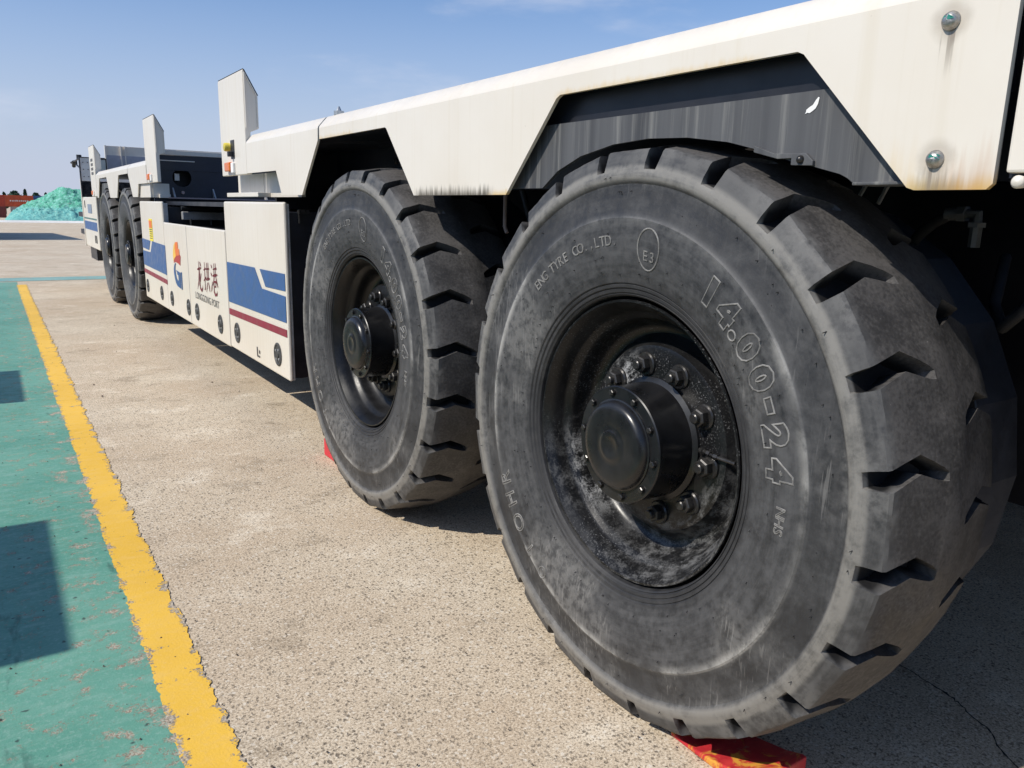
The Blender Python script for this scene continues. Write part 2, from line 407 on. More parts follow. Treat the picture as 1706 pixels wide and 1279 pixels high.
# chock paint
n = NT('red_chock_paint', 0.5, spec=0.4)
a = n.noise(scale=14, detail=7, rough=0.7, dist=0.7)
x, y, z = n.xyz()
c = n.mix(n.step(n.noise(scale=30, detail=4), 0.35, 0.7), (0.46, 0.022, 0.032), (0.60, 0.045, 0.045))
c = n.mix(n.math('MULTIPLY', n.step(a, 0.50, 0.60), 0.9), c, (0.70, 0.36, 0.05))
c = n.mix(n.step(n.noise(scale=22, detail=6, rough=0.7), 0.60, 0.66, 0, 0.7), c, (0.40, 0.17, 0.14))
n.color(c); n.bump(a, 0.3, 0.004)
M_CHOCK = n.m
M_CHOCKP = plain('plain_red_chock', (0.56, 0.03, 0.045), 0.5, var=0.2, vs=18)

# ------------------------------------------------------------------ mesh helpers
class MB:
    def __init__(s): s.v = []; s.f = []
    def add(s, vs, fs):
        o = len(s.v); s.v += [tuple(v) for v in vs]; s.f += [tuple(i + o for i in f) for f in fs]; return s
    def box(s, x0, x1, y0, y1, z0, z1):
        return s.add([(x, y, z) for x in (x0, x1) for y in (y0, y1) for z in (z0, z1)],
                     [(0, 1, 3, 2), (4, 6, 7, 5), (0, 4, 5, 1), (2, 3, 7, 6), (0, 2, 6, 4), (1, 5, 7, 3)])
    def prism(s, poly, axis, a, b):
        """poly: 2-D points in the two remaining axes, extruded along axis from a to b"""
        k = len(poly)
        def P(q, t):
            return {'x': (t, q[0], q[1]), 'y': (q[0], t, q[1]), 'z': (q[0], q[1], t)}[axis]
        vs = [P(q, a) for q in poly] + [P(q, b) for q in poly]
        fs = [tuple(range(k)), tuple(range(2 * k - 1, k - 1, -1))]
        fs += [(i, (i + 1) % k, (i + 1) % k + k, i + k) for i in range(k)]
        return s.add(vs, fs)
    def tube(s, pts, r, seg=10, cap=True):
        pts = [Vector(p) for p in pts]
        rr = r if isinstance(r, (list, tuple)) else [r] * len(pts)
        vs, fs = [], []
        up = None
        for i, p in enumerate(pts):
            d = (pts[min(i + 1, len(pts) - 1)] - pts[max(i - 1, 0)]).normalized()
            if up is None: up = Vector((0, 0, 1)) if abs(d.z) < 0.9 else Vector((1, 0, 0))
            a = d.cross(up).normalized(); b = a.cross(d).normalized(); up = b
            for k in range(seg):
                t = 2 * math.pi * k / seg
                vs.append(p + a * math.cos(t) * rr[i] + b * math.sin(t) * rr[i])
        for i in range(len(pts) - 1):
            for k in range(seg):
                fs.append((i * seg + k, i * seg + (k + 1) % seg, (i + 1) * seg + (k + 1) % seg, (i + 1) * seg + k))
        if cap:
            fs.append(tuple(range(seg - 1, -1, -1))); fs.append(tuple(range((len(pts) - 1) * seg, len(pts) * seg)))
        return s.add(vs, fs)
    def lathe(s, prof, seg=64, cy=0.0, cz=0.0, close_start=False, close_end=False):
        """profile of (x, r) turned about the x axis"""
        vs, fs = [], []
        for (x, r) in prof:
            for k in range(seg):
                t = 2 * math.pi * k / seg
                vs.append((x, cy - r * math.cos(t), cz + r * math.sin(t)))
        for i in range(len(prof) - 1):
            for k in range(seg):
                fs.append((i * seg + k, i * seg + (k + 1) % seg, (i + 1) * seg + (k + 1) % seg, (i + 1) * seg + k))
        if close_start: fs.append(tuple(range(seg)))
        if close_end: fs.append(tuple(range((len(prof) - 1) * seg, len(prof) * seg)))
        return s.add(vs, fs)
    def mesh(s, name, smooth=None, recalc=True):
        me = bpy.data.meshes.new(name)
        me.from_pydata(s.v, [], s.f)
        me.update()
        if recalc:
            bm = bmesh.new(); bm.from_mesh(me)
            bmesh.ops.recalc_face_normals(bm, faces=bm.faces)
            bm.to_mesh(me); bm.free()
        if smooth is not None:
            for p in me.polygons: p.use_smooth = True
            me.set_sharp_from_angle(angle=R(smooth))
        return me

def tag(o, label=None, cat=None, group=None, kind=None):
    if label: o['label'] = label
    if cat: o['category'] = cat
    if group: o['group'] = group
    if kind: o['kind'] = kind
    return o
def link(name, me, mat, parent=None, loc=(0, 0, 0), rot=(0, 0, 0), bevel=None):
    if mat is not None and not me.materials: me.materials.append(mat)
    o = bpy.data.objects.new(name, me)
    COL.objects.link(o)
    o.parent = parent
    o.location = loc; o.rotation_euler = rot
    if bevel:
        b = o.modifiers.new('bevel', 'BEVEL'); b.width = bevel; b.segments = 2; b.limit_method = 'ANGLE'; b.angle_limit = R(40)
        b.harden_normals = False
    return o
def empty(name, loc=(0, 0, 0), rot=(0, 0, 0), parent=None):
    o = bpy.data.objects.new(name, None)
    COL.objects.link(o); o.location = loc; o.rotation_euler = rot; o.parent = parent
    o.empty_display_size = 0.2
    return o
def copy_tree(o, parent=None, skip=()):
    c = o.copy(); COL.objects.link(c); c.parent = parent
    for ch in list(o.children):
        if not any(ch.name.startswith(k) for k in skip): copy_tree(ch, c, skip)
    return c

# ------------------------------------------------------------------ setting: ground
mb = MB()
ys = [-400, -60, 51.0, 51.0, 52.0, 230, 4000]
zs = [0, 0, 0, -0.004, -0.03, -3.3, -3.3]
for y0, z0 in zip(ys, zs):
    mb.v += [(-1500, y0, z0), (1500, y0, z0)]
for i in range(len(ys) - 1):
    mb.f.append((2 * i, 2 * i + 1, 2 * i + 3, 2 * i + 2))
tag(link('ground', mb.mesh('ground'), M_CONC), 'beige exposed aggregate concrete yard', kind='structure')

def strip(name, xl, xr, y0, y1, z, mat, ragged, stepm, label):
    """flat painted area with ragged long edges"""
    k = int((y1 - y0) / stepm)
    vs, fs = [], []
    def rag(y, s):
        p = Vector((y * 9.0, s * 17.0, 0.3))
        v = mnoise.noise(p) * 0.6 + mnoise.noise(p * 3.7) * 0.45 + mnoise.noise(p * 11) * 0.3
        q = mnoise.noise(Vector((y * 2.1, s * 5.0, 9.1)))
        return v * ragged * (0.6 + 0.9 * max(0, q + 0.2))
    for i in range(k + 1):
        y = y0 + (y1 - y0) * i / k
        vs += [(xl + rag(y, 1) * 0.7, y, z), (xr + rag(y, 2), y, z)]
    for i in range(k):
        fs.append((2 * i, 2 * i + 1, 2 * i + 3, 2 * i + 2))
    o = link(name, MB().add(vs, fs).mesh(name), mat)
    tag(o, label, kind='structure')
    return o
strip('green_floor', -14.0, -0.925, -9.0, 13.75, 0.0018, M_GREEN, 0.012, 0.02, 'green painted walkway beside the parked vehicle')
strip('yellow_line', -0.945, -0.822, -4.0, 13.25, 0.0034, M_YELLOW, 0.024, 0.006, 'chipped yellow boundary line along the green walkway')
mb = MB().add([(-14, 13.85, 0.004), (7, 13.85, 0.004), (7, 14.45, 0.004), (-14, 14.45, 0.004)], [(0, 1, 2, 3)])
tag(link('teal_line', mb.mesh('teal_line'), M_TEAL), 'faded teal cross line painted on the concrete', kind='structure')
mb = MB().prism([(50.0, 0.003), (50.5, 0.10), (50.9, 0.10), (50.95, -0.1), (50.0, -0.1)], 'x', -40, 60)
tag(link('kerb', mb.mesh('kerb'), M_KERB, bevel=0.02), 'low white kerb in front of the green mound', kind='structure')
# crack in the slab behind the near wheel
mb = MB(); pts = []
for i in range(41):
    t = i / 40
    pts.append((0.80 - 0.18 * t + 0.05 * math.sin(t * 3.0) + 0.03 * mnoise.noise(Vector((t * 5.0, 2, 1))) + 0.006 * mnoise.noise(Vector((i * 0.8, 2, 1))), 1.02 - 0.40 * t + 0.02 * mnoise.noise(Vector((t * 6, 4, 1)))))
vs = []; fs = []
for i, (x, y) in enumerate(pts):
    w = 0.0015 + 0.0045 * abs(mnoise.noise(Vector((i * 0.5, 7, 3))))
    vs += [(x - w, y, 0.002), (x + w, y, 0.002)]
for i in range(40): fs.append((2 * i, 2 * i + 1, 2 * i + 3, 2 * i + 2))
g = link('slab_crack', MB().add(vs, fs).mesh('slab_crack'), plain('crack_dark', (0.03, 0.026, 0.022), 0.9, var=0.2))
tag(g, 'dark crack in the concrete slab behind the near wheel', kind='structure')

# loose grit and crumbs of paint lying about
rg = random.Random(5); mb = MB()
for k in range(420):
    y = 0.9 + rg.random() ** 1.6 * 9.0
    x = rg.uniform(-1.6, 0.5)
    s0 = rg.uniform(0.0015, 0.0042) * (1 + (rg.random() < 0.04) * 1.3)
    a = rg.uniform(0, 6.28); b2 = rg.uniform(0.5, 1.0)
    c2, d2 = math.cos(a) * s0, math.sin(a) * s0
    z0 = 0.0036
    mb.add([(x + c2, y + d2, z0), (x - d2 * b2, y + c2 * b2, z0), (x - c2, y - d2, z0), (x + d2 * b2, y - c2 * b2, z0), (x, y, z0 + s0 * 0.9)],
           [(0, 1, 4), (1, 2, 4), (2, 3, 4), (3, 0, 4)])
tag(link('loose_grit', mb.mesh('loose_grit', recalc=False), plain('grit_stone', (0.12, 0.095, 0.075), 0.9, var=0.6, vs=6)), 'scattered dark grit on the concrete and green paint', kind='stuff')

# ------------------------------------------------------------------ the vehicle
VC = Vector((1.5, 5.96, 0.0))
vehicle = empty('port_transport_vehicle', VC)
tag(vehicle, 'long white flatbed port vehicle with big black tyres, blue stripes and brush lettering', 'port vehicle')
def part(name, mb, mat, smooth=None, bevel=None, opp=False, parent=None, me=None):
    """mesh in world coordinates, child of the vehicle; opp also adds the same part turned to the far side"""
    me = me or mb.mesh(name, smooth)
    if parent is not None:
        return link(name, me, mat, parent, bevel=bevel)
    o = link(name, me, mat, vehicle, -VC, bevel=bevel)
    if opp:
        link(name, me, mat, vehicle, VC, (0, 0, math.pi), bevel=bevel)
    return o
MY = 11.92
ident = lambda y: y
mirr = lambda y: MY - y

def skirt(poly, top_y0, top_y1, fy, mat, name='fender_skirt'):
    mb = MB()
    pts = [(fy(y), z) for y, z in poly]
    mb.prism(pts, 'x', 0.0, 0.010)
    # folded upper edge
    prof = [(0.0, 1.5185), (0.003, 1.5275), (0.036, 1.5645), (0.045, 1.568), (0.40, 1.568), (0.40, 1.560), (0.047, 1.560), (0.040, 1.557), (0.012, 1.525), (0.010, 1.5185)]
    mb.prism(prof, 'y', fy(top_y0), fy(top_y1))
    return part(name, mb, mat, smooth=28, opp=True)
CR = 1.5185
polyA = [(0.567, CR), (0.567, 1.254), (0.575, 1.246), (0.680, 1.246), (0.692, 1.250), (0.903, 1.471), (0.916, 1.477), (1.590, 1.477), (1.605, 1.470),
         (1.822, 1.244), (2.381, 1.244), (2.592, 1.470), (2.603, 1.475), (3.256, 1.475), (3.256, CR)]
polyB = [(3.272, CR), (3.277, 1.470), (3.496, 1.250), (3.789, 1.250), (3.867, 1.366), (4.375, 1.366), (4.375, CR)]
sk = skirt(polyA, 0.567, 3.256, ident, M_FEND)
skirt(polyB, 3.272, 4.375, ident, M_WHITE)
skirt(polyA, 0.567, 3.256, mirr, M_WHITE)
skirt(polyB, 3.272, 4.375, mirr, M_WHITE)
# dome-headed bolts of the near skirt
for (y, z) in ((0.657, 1.481), (0.653, 1.290)):
    pr = [(-0.0005, 0.0135), (-0.002, 0.0135), (-0.003, 0.0124), (-0.006, 0.0116), (-0.0095, 0.0095), (-0.012, 0.0055), (-0.013, 0.0)]
    b = part('dome_bolt', MB().lathe(pr, 24, y, z), M_BRIGHT, smooth=50, parent=sk)
    d = MB()
    for q in range(5):
        a = random.uniform(0, 6.28); rr = random.uniform(0.002, 0.008)
        yy, zz = y + rr * math.cos(a) - 0.003, z + 0.003 + rr * 0.6 * math.sin(a)
        xx = -0.0136 + 0.0045 * (rr / 0.008) ** 2
        d.add([(xx, yy - 0.004, zz - 0.001), (xx + .0004, yy + 0.005, zz - 0.002), (xx, yy + 0.003, zz + 0.0025)], [(0, 1, 2)])
    part('paint_dab', d, M_TEALP, parent=sk)
# small fitting on the skirt's top
part('top_fitting', MB().tube([(0.055, 3.17, 1.566), (0.055, 3.17, 1.582)], 0.022, 8).tube([(0.055, 3.17, 1.582), (0.055, 3.17, 1.600)], [0.012, 0.004], 8), M_STEEL, parent=sk)

# recessed strip and ledge below the inner skirt
part('recess_panel', MB().box(0.10, 0.12, 3.80, 4.413, 1.245, 1.372), M_WHITE, opp=True)
part('recess_panel', MB().box(0.10, 0.12, 4.420, 4.95, 1.245, 1.372), M_WHITE, opp=True)
part('recess_ledge', MB().box(0.03, 0.10, 4.30, 4.95, 1.244, 1.268), M_WHITE, opp=True, bevel=0.003)
part('recess_panel', MB().box(0.02, 0.04, 7.55, 8.12, 1.246, 1.366), M_WHITE)
part('recess_cheek', MB().box(0.0405, 0.175, 7.545, 7.565, 1.246, 1.366), M_WHITE)
part('recess_ledge', MB().box(0.085, 0.175, 7.505, 7.544, 1.243, 1.275), M_WHITE, bevel=0.003)

# guide posts
def post(y0, y1, z0, near_face, mat=M_WHITE, lamp=False, name='guide_post', opp=True):
    prof = [(0.0, z0), (0.0, 1.885), (0.004, 1.893), (0.010, 1.888), (0.076, 1.766), (0.076, 1.600), (0.03, 1.58), (0.03, z0)]
    o = part(name, MB().prism(prof, 'y', y0, y1), mat, bevel=0.004, opp=opp)
    # welded edge strip round the end face
    e = MB()
    ring = [(0.008, 1.600), (0.008, 1.878), (0.070, 1.764), (0.070, 1.606)]
    for i in range(len(ring) - 1):
        (xa, za), (xb, zb) = ring[i], ring[i + 1]
        e.tube([(xa, y0 - 0.003, za), (xb, y0 - 0.003, zb)], 0.004, 6)
    part('edge_strip', e, M_WHITE, parent=o)
    cap = MB().prism([(0.003, 1.8955), (0.011, 1.8915), (0.078, 1.7675), (0.0755, 1.7665), (0.009, 1.8895), (0.004, 1.8935)], 'y', y0 - 0.004, y1 + 0.004)
    part('worn_cap_edge', cap, M_BLACK, parent=o)
    ym = y0 + (y1 - y0) * 0.60
    part('marker_light', MB().box(-0.022, 0.0, ym - 0.035, ym + 0.075, z0 + 0.022, z0 + 0.072), M_AMBER, bevel=0.006, parent=o)
    part('marker_light_base', MB().box(-0.014, 0.001, ym - 0.085, ym - 0.037, z0 + 0.012, z0 + 0.068), M_WCHIP, bevel=0.004, parent=o)
    if lamp:
        part('lamp_slot', MB().box(-0.003, 0.001, y0 + 0.225, y0 + 0.30, 1.452, 1.552), M_BLACK, parent=o)
        part('yellow_lamp', MB().lathe([(0.0, 0.024), (-0.022, 0.024), (-0.030, 0.021), (-0.033, 0.010), (-0.033, 0.0)], 20, y0 + 0.335, 1.517), M_YLAMP, smooth=40, parent=o)
        part('lamp_bracket', MB().box(-0.030, 0.0, y0 + 0.245, y0 + 0.275, 1.462, 1.49), M_BLACK, parent=o, bevel=0.003)
    return o
post(4.381, 4.905, 1.362, -1, lamp=True, opp=False)
post(7.060, 7.570, 1.366, -1, opp=False)
post(11.39, 11.94, 1.262, -1, name='end_post', opp=False)
post(-0.03, 0.553, 1.268, -1, name='end_post', opp=False)
for y0, y1, z0 in ((4.381, 4.905, 1.362), (7.06, 7.57, 1.366), (11.39, 11.94, 1.262), (-0.03, 0.553, 1.268)):
    prof = [(3.0, z0), (3.0, 1.885), (2.924, 1.766), (2.924, 1.6), (2.97, z0)]
    part('guide_post', MB().prism(prof, 'y', MY - y1, MY - y0), M_WHITE, bevel=0.004)
part('bumper_knob', MB().lathe([(0.01, 0.008), (-0.004, 0.009), (-0.008, 0.006), (-0.009, 0)], 16, 0.533, 1.2555), M_WHITE, smooth=50)
# small dark print on the far end post
for q in range(4):
    zc = 1.72 - q * 0.055
    part('post_print', MB().box(-0.003, -0.001, 11.56, 11.78, zc - 0.019, zc + 0.014), M_GREY)

# decks and chassis
def deck(fy):
    a, b = sorted((fy(0.56), fy(4.37)))
    part('deck_plate', MB().box(0.045, 2.955, a, b, 1.482, 1.558), M_NAVY)
deck(ident); deck(mirr)
def arcs(y0, y1, zb, zt, wheels, r):
    pts = [(y0, zt), (y0, zb)]
    for w in wheels:
        h = zb - 0.675; hw = math.sqrt(r * r - h * h)
        for k in range(13):
            t = -1 + 2 * k / 12
            yy = w + hw * t
            pts.append((yy, 0.675 + math.sqrt(max(0, r * r - (yy - w) ** 2))))
    pts += [(y1, zb), (y1, zt)]
    return pts
WY = [1.306, 2.874, 8.963, 10.616]
for a, b, ws in ((0.62, 4.3, WY[:2]), (7.62, 11.35, WY[2:])):
    part('inner_rail', MB().prism(arcs(a, b, 1.278, 1.482, ws, 0.700), 'x', 0.42, 0.445), M_NAVY)
    part('inner_rail', MB().box(2.555, 2.58, a, b, 1.30, 1.482), M_NAVY)
# weathered side plate hanging just behind the skirt, cut out for the wheel
arch = [(0.805, 1.261), (0.815, 1.268), (0.830, 1.275), (0.880, 1.288), (0.930, 1.299), (0.99, 1.319), (1.081, 1.341), (1.19, 1.356), (1.306, 1.361), (1.42, 1.355), (1.54, 1.334), (1.63, 1.302), (1.694, 1.261)]
plate = [(0.58, 1.4155), (0.58, 1.261)] + arch + [(2.24, 1.261), (2.24, 1.4155)]
rail = part('side_plate', MB().prism(plate, 'x', 0.030, 0.040), M_RAIL)
part('side_plate', MB().prism([(MY - y, z) for y, z in plate], 'x', 0.030, 0.040), M_RAIL)
part('plate_flange', MB().box(0.022, 0.09, 0.70, 0.800, 1.2555, 1.2608), M_RAIL, bevel=0.0015)
# bolt plate by the arch of the near wheel
bp = part('bolt_plate', MB().prism([(0.880, 1.290), (0.880, 1.298), (0.895, 1.311), (0.962, 1.3135), (1.01, 1.330), (1.01, 1.318), (0.955, 1.304), (0.925, 1.304), (0.925, 1.292)], 'x', 0.022, 0.030), M_RAIL, bevel=0.001)
part('plate_bolt', MB().lathe([(0.022, 0.0075), (0.018, 0.0065), (0.0145, 0.0035), (0.014, 0)], 14, 0.905, 1.301), M_NUT, smooth=50, parent=bp)
# scraped patch of bare paint on the plate: picture outline on the plate face
ch = [(900, 440), (930, 460), (905, 620), (850, 730), (760, 800), (700, 835), (640, 820), (575, 845), (600, 800), (605, 740), (680, 680), (770, 630), (800, 580), (840, 510)]
vs = [(0.0288, 0.886 + (905 - px) / 330.0 * 0.0245, 1.4040 - (py - 440) / 400.0 * 0.0255) for px, py in ch]
part('scraped_patch', MB().add(vs, [tuple(range(len(vs)))]), M_WCHIP)
part('arch_liner', MB().box(0.046, 0.052, 0.58, 2.24, 1.383, 1.4815), M_BLACK)  # added black strip, stops sun leaking over the side plate onto the tread
part('arch_bracket', MB().box(0.12, 0.20, 2.66, 2.74, 1.438, 1.468), M_STEEL, bevel=0.003)
part('arch_bolt', MB().lathe([(0.42, 0.016), (0.41, 0.015), (0.405, 0.009), (0.404, 0)], 12, 3.40, 1.415), M_NUT, smooth=50)

part('center_chassis', MB().box(1.0, 2.0, -1.2, 3.72, 0.48, 1.30), M_BLACK)
part('center_chassis', MB().box(1.0, 2.0, 8.1, 13.2, 0.48, 1.30), M_BLACK)
part('near_bulkhead', MB().box(0.44, 2.56, 0.30, 0.36, 0.62, 1.48), M_BLACK)
part('end_chassis', MB().box(0.9, 2.1, -1.3, 0.298, 0.5, 1.5), M_BLACK)
part('near_end_frame', MB().box(0.02, 2.98, -1.25, 0.556, 1.262, 1.30), M_NAVY)
part('near_end_frame', MB().box(0.05, 0.40, -1.25, 0.5565, 1.3005, 1.556), M_NAVY)
for w in WY:
    part('axle', MB().tube([(0.30, w, 0.675), (2.70, w, 0.675)], 0.13, 16), M_BLACK, smooth=40)
    part('axle_housing', MB().box(0.90, 2.10, w - 0.28, w + 0.28, 0.45, 0.95), M_BLACK, bevel=0.04)
# dark suspension boxes and rod between the near wheels
part('suspension_box', MB().box(0.47, 0.98, 1.98, 2.20, 0.55, 1.27), M_NAVY, bevel=0.01)
part('suspension_box', MB().box(0.47, 0.98, 9.65, 9.87, 0.55, 1.27), M_NAVY, bevel=0.01)
part('hanging_rod', MB().tube([(0.30, 2.287, 1.30), (0.30, 2.287, 1.15), (0.302, 2.275, 1.128)], 0.007, 8), M_PINK, smooth=40)
part('rod', MB().tube([(0.5, 1.078, 1.285), (0.5, 1.100, 1.243)], 0.005, 8), M_STEEL)
part('rod', MB().tube([(0.5, 1.024, 1.285), (0.5, 1.047, 1.236)], 0.005, 8), M_STEEL)
hose = part('hydraulic_hose', MB().tube([(0.62, 1.06, 1.05), (0.56, 1.00, 1.13), (0.52, 0.955, 1.170), (0.505, 0.92, 1.195), (0.50, 0.885, 1.214)], 0.012, 10), M_DARKP, smooth=60)
part('hose_fitting', MB().tube([(0.50, 0.890, 1.2155), (0.50, 0.865, 1.2165)], 0.0135, 10).tube([(0.50, 0.865, 1.2165), (0.50, 0.848, 1.217)], 0.017, 6).tube([(0.50, 0.848, 1.217), (0.50, 0.826, 1.217), (0.50, 0.826, 1.195)], 0.010, 8)
     .tube([(0.50, 0.826, 1.200), (0.50, 0.826, 1.190)], 0.018, 6).tube([(0.50, 0.826, 1.190), (0.50, 0.826, 1.150)], 0.012, 8), plain('dull_fitting', (0.14, 0.14, 0.135), 0.5, 0.4), smooth=40, parent=hose)

M_HOSE = plain('dusty_hose_rubber', (0.045, 0.046, 0.050), 0.6, var=0.3, vs=30)
for pts, rr in (([(0.60, 0.62, 1.24), (0.58, 0.70, 1.08), (0.62, 0.80, 0.98), (0.70, 0.86, 1.02), (0.85, 0.92, 1.12)], 0.013),
                ([(0.66, 0.58, 1.25), (0.64, 0.60, 1.05), (0.66, 0.66, 0.86), (0.75, 0.74, 0.80), (0.90, 0.80, 0.84)], 0.010),
                ([(0.45, 2.42, 1.30), (0.46, 2.34, 1.12), (0.50, 2.22, 1.04), (0.60, 2.24, 1.16), (0.70, 2.30, 1.28)], 0.011)):
    part('brake_hose', MB().tube(pts, rr, 8), M_HOSE, smooth=60)
part('air_tank', MB().tube([(0.72, 0.40, 1.02), (0.72, 0.405, 1.02), (0.72, 0.62, 1.02), (0.72, 0.64, 1.02)], [0.08, 0.105, 0.105, 0.07], 20), plain('tank_slate_paint', (0.05, 0.055, 0.066), 0.45, var=0.25), smooth=50)
# lift well between the posts
part('well_floor', MB().box(0.135, 2.865, 4.30, 7.60, 1.185, 1.215), M_BLACK)
def bulkhead(y, s, x0, zt):
    """end wall of a raised deck: round hole, white top edge, foot flange with gussets"""
    hx, hz, hr, k = 0.287, 1.422, 0.079, 32
    vs, fs = [], []
    def sq(t):                      # point on the rectangle round the hole
        c2, s2 = math.cos(t), math.sin(t)
        q = 1 / max(abs(c2), abs(s2))
        return (hx + 0.11 * c2 * q, hz + 0.11 * s2 * q)
    for i in range(k):
        t = 2 * math.pi * i / k + math.pi / 4
        a = (hx + hr * math.cos(t), hz + hr * math.sin(t)); b = sq(t)
        vs += [(a[0], y, a[1]), (b[0], y, b[1]), (a[0], y + s * 0.03, a[1])]
    for i in range(k):
        m = (i + 1) % k
        fs += [(3 * i, 3 * i + 1, 3 * m + 1, 3 * m), (3 * i, 3 * m, 3 * m + 2, 3 * i + 2)]
    ya, yb = sorted((y, y + s * 0.03))
    mb = MB().add(vs, fs).box(x0, hx - 0.11, ya, yb, 1.20, zt).box(hx + 0.11, 2.95, ya, yb, 1.20, zt).box(hx - 0.11, hx + 0.11, ya, yb, 1.20, hz - 0.11).box(hx - 0.11, hx + 0.11, ya, yb, hz + 0.11, zt)
    b = part('deck_bulkhead', mb, M_NAVY)
    part('hole_box', MB().box(hx - 0.10, hx + 0.25, min(y + s * 0.20, y + s * 0.22), max(y + s * 0.20, y + s * 0.22), 1.30, 1.479), M_BLACK, parent=b)  # added black backing that keeps daylight out of the hole
    if s > 0: part('top_edge', MB().box(0.10, 2.90, min(y - s * 0.012, y + s * 0.06), max(y - s * 0.012, y + s * 0.06), 1.612, 1.652), M_WHITE, parent=b, bevel=0.003)
    part('foot_flange', MB().box(0.16, 2.84, min(y, y - s * 0.09), max(y, y - s * 0.09), 1.24, 1.252), M_PINK, parent=b)
    for gx in (0.20, 0.54, 1.0, 1.6, 2.2, 2.7):
        part('gusset', MB().prism([(y, 1.252), (y - s * 0.085, 1.252), (y, 1.335)], 'x', gx, gx + 0.012), M_ALU, parent=b)
    part('inner_connector', MB().box(0.245, 0.285, min(y + s * 0.10, y + s * 0.14), max(y + s * 0.10, y + s * 0.14), 1.40, 1.46), M_STEEL, parent=b)
    part('flange_bolt', MB().tube([(0.285, y - s * 0.001, 1.295), (0.285, y - s * 0.02, 1.295)], 0.014, 8), M_PINK, parent=b)
bulkhead(7.555, 1, 0.05, 1.61); bulkhead(4.365, -1, 0.14, 1.479)
part('silver_crossbar', MB().box(0.143, 0.96, 6.885, 6.945, 1.070, 1.136), M_ALU, bevel=0.006)
part('well_pipe', MB().tube([(0.12, 6.80, 1.165), (0.98, 6.80, 1.165)], 0.016, 10), M_DARKP)
for px in (0.20, 0.36): part('well_pipe', MB().tube([(px, 6.86, 1.075), (px, 6.86, 1.03)], 0.010, 8), M_DARKP)
part('well_back', MB().box(1.0, 1.03, 4.4, 7.5, 0.4, 1.185), M_BLACK)

# far end wall and cab block
eb = part('end_wall', MB().box(0.20, 2.8, 11.90, 11.93, 1.575, 1.925), M_WHITE, bevel=0.004)
part('end_wall_lower', MB().box(0.206, 2.79, 11.885, 11.90, 1.578, 1.803), plain('end_wall_grey', (0.36, 0.36, 0.40), 0.5, var=0.1), parent=eb)
for gx in (0.375, 0.425): part('end_wall_rib', MB().box(gx, gx + 0.014, 11.872, 11.90, 1.576, 1.924), M_WHITE, parent=eb)
part('end_wall_edge', MB().box(0.188, 0.204, 11.87, 11.93, 1.576, 1.927), M_WHITE, parent=eb)
part('end_rail', MB().box(0.08, 0.19, 11.80, 11.815, 1.735, 1.75).box(0.175, 0.19, 11.80, 11.815, 1.58, 1.75), M_BLACK, parent=eb)
part('end_rail_glass', MB().box(0.085, 0.175, 11.803, 11.808, 1.60, 1.735), plain('pale_panel', (0.62, 0.66, 0.60), 0.3), parent=eb)
rp = part('cab_back_panel', MB().box(-0.002, 1.2, 13.20, 13.24, 1.49, 1.815), plain('cab_back_grey', (0.55, 0.55, 0.55), 0.5, var=0.1), bevel=0.004)
for q in range(3):
    for s2 in (0.04, 0.10):
        part('rivet', MB().tube([(s2, 13.20, 1.55 + q * 0.10), (s2, 13.193, 1.55 + q * 0.10)], 0.007, 8), M_DARKP, parent=rp)
part('cab_back_trim', MB().box(-0.010, 0.004, 13.19, 13.25, 1.26, 1.822).box(-0.002, 1.2, 13.192, 13.25, 1.815, 1.826), M_BLACK, parent=rp)
part('cab_window', MB().box(0.004, 1.2, 13.20, 13.24, 1.26, 1.488), plain('dark_glass', (0.012, 0.014, 0.018), 0.12), parent=rp)
cb = part('cab_side_panel', MB().box(0.0, 0.03, 11.62, 13.27, 0.565, 1.257), M_WHITE, bevel=0.012)
part('cab_corner_strip', MB().box(-0.012, 0.02, 13.255, 13.30, 0.56, 1.52), M_WHITE, parent=cb, bevel=0.004)
part('cab_body', MB().box(0.032, 2.97, 11.62, 13.26, 0.58, 1.25), M_WHITE, parent=cb)
part('cab_stripe', MB().box(-0.003, 0.001, 11.68, 13.22, 0.81, 0.925), M_BLUE, parent=cb)
part('cab_line', MB().box(-0.003, 0.001, 11.68, 13.22, 0.955, 0.975), plain('thin_green_line', (0.08, 0.16, 0.15), 0.5), parent=cb)
part('cab_vent', MB().box(-0.006, 0.001, 12.15, 12.62, 1.04, 1.16), plain('vent_blue_grey', (0.20, 0.25, 0.33), 0.4), parent=cb)
for y, z in ((12.0, 0.70), (13.0, 1.16), (11.85, 0.70)):
    part('cab_vent', MB().box(-0.005, 0.001, y - 0.035, y + 0.035, z - 0.05, z + 0.05), M_DARKP, parent=cb)
part('bumper_sensor', MB().box(0.02, 0.35, 13.30, 14.35, 0.965, 1.035), M_BLACK)
part('bumper_sensor', MB().box(0.02, 0.35, 13.28, 14.2, 0.705, 0.775), M_BLACK)
part('underrun_block', MB().box(0.05, 0.5, 12.5, 13.3, 0.38, 0.57), M_BLACK)
mast = part('camera_bracket', MB().tube([(0.02, 13.3, 1.66), (0.02, 13.9, 1.735), (0.02, 13.9, 1.80)], 0.012, 8).tube([(0.0, 13.3, 1.80), (0.02, 14.4, 1.80)], 0.012, 8).tube([(0.02, 13.45, 1.80), (0.02, 13.45, 1.865)], 0.035, 8), M_BLACK)
part('camera_head', MB().tube([(0.02, 14.3, 1.80), (0.02, 14.38, 1.73)], 0.028, 8).tube([(0.02, 14.75, 1.80), (0.02, 14.4, 1.80)], 0.018, 8), M_DARKP, parent=mast)

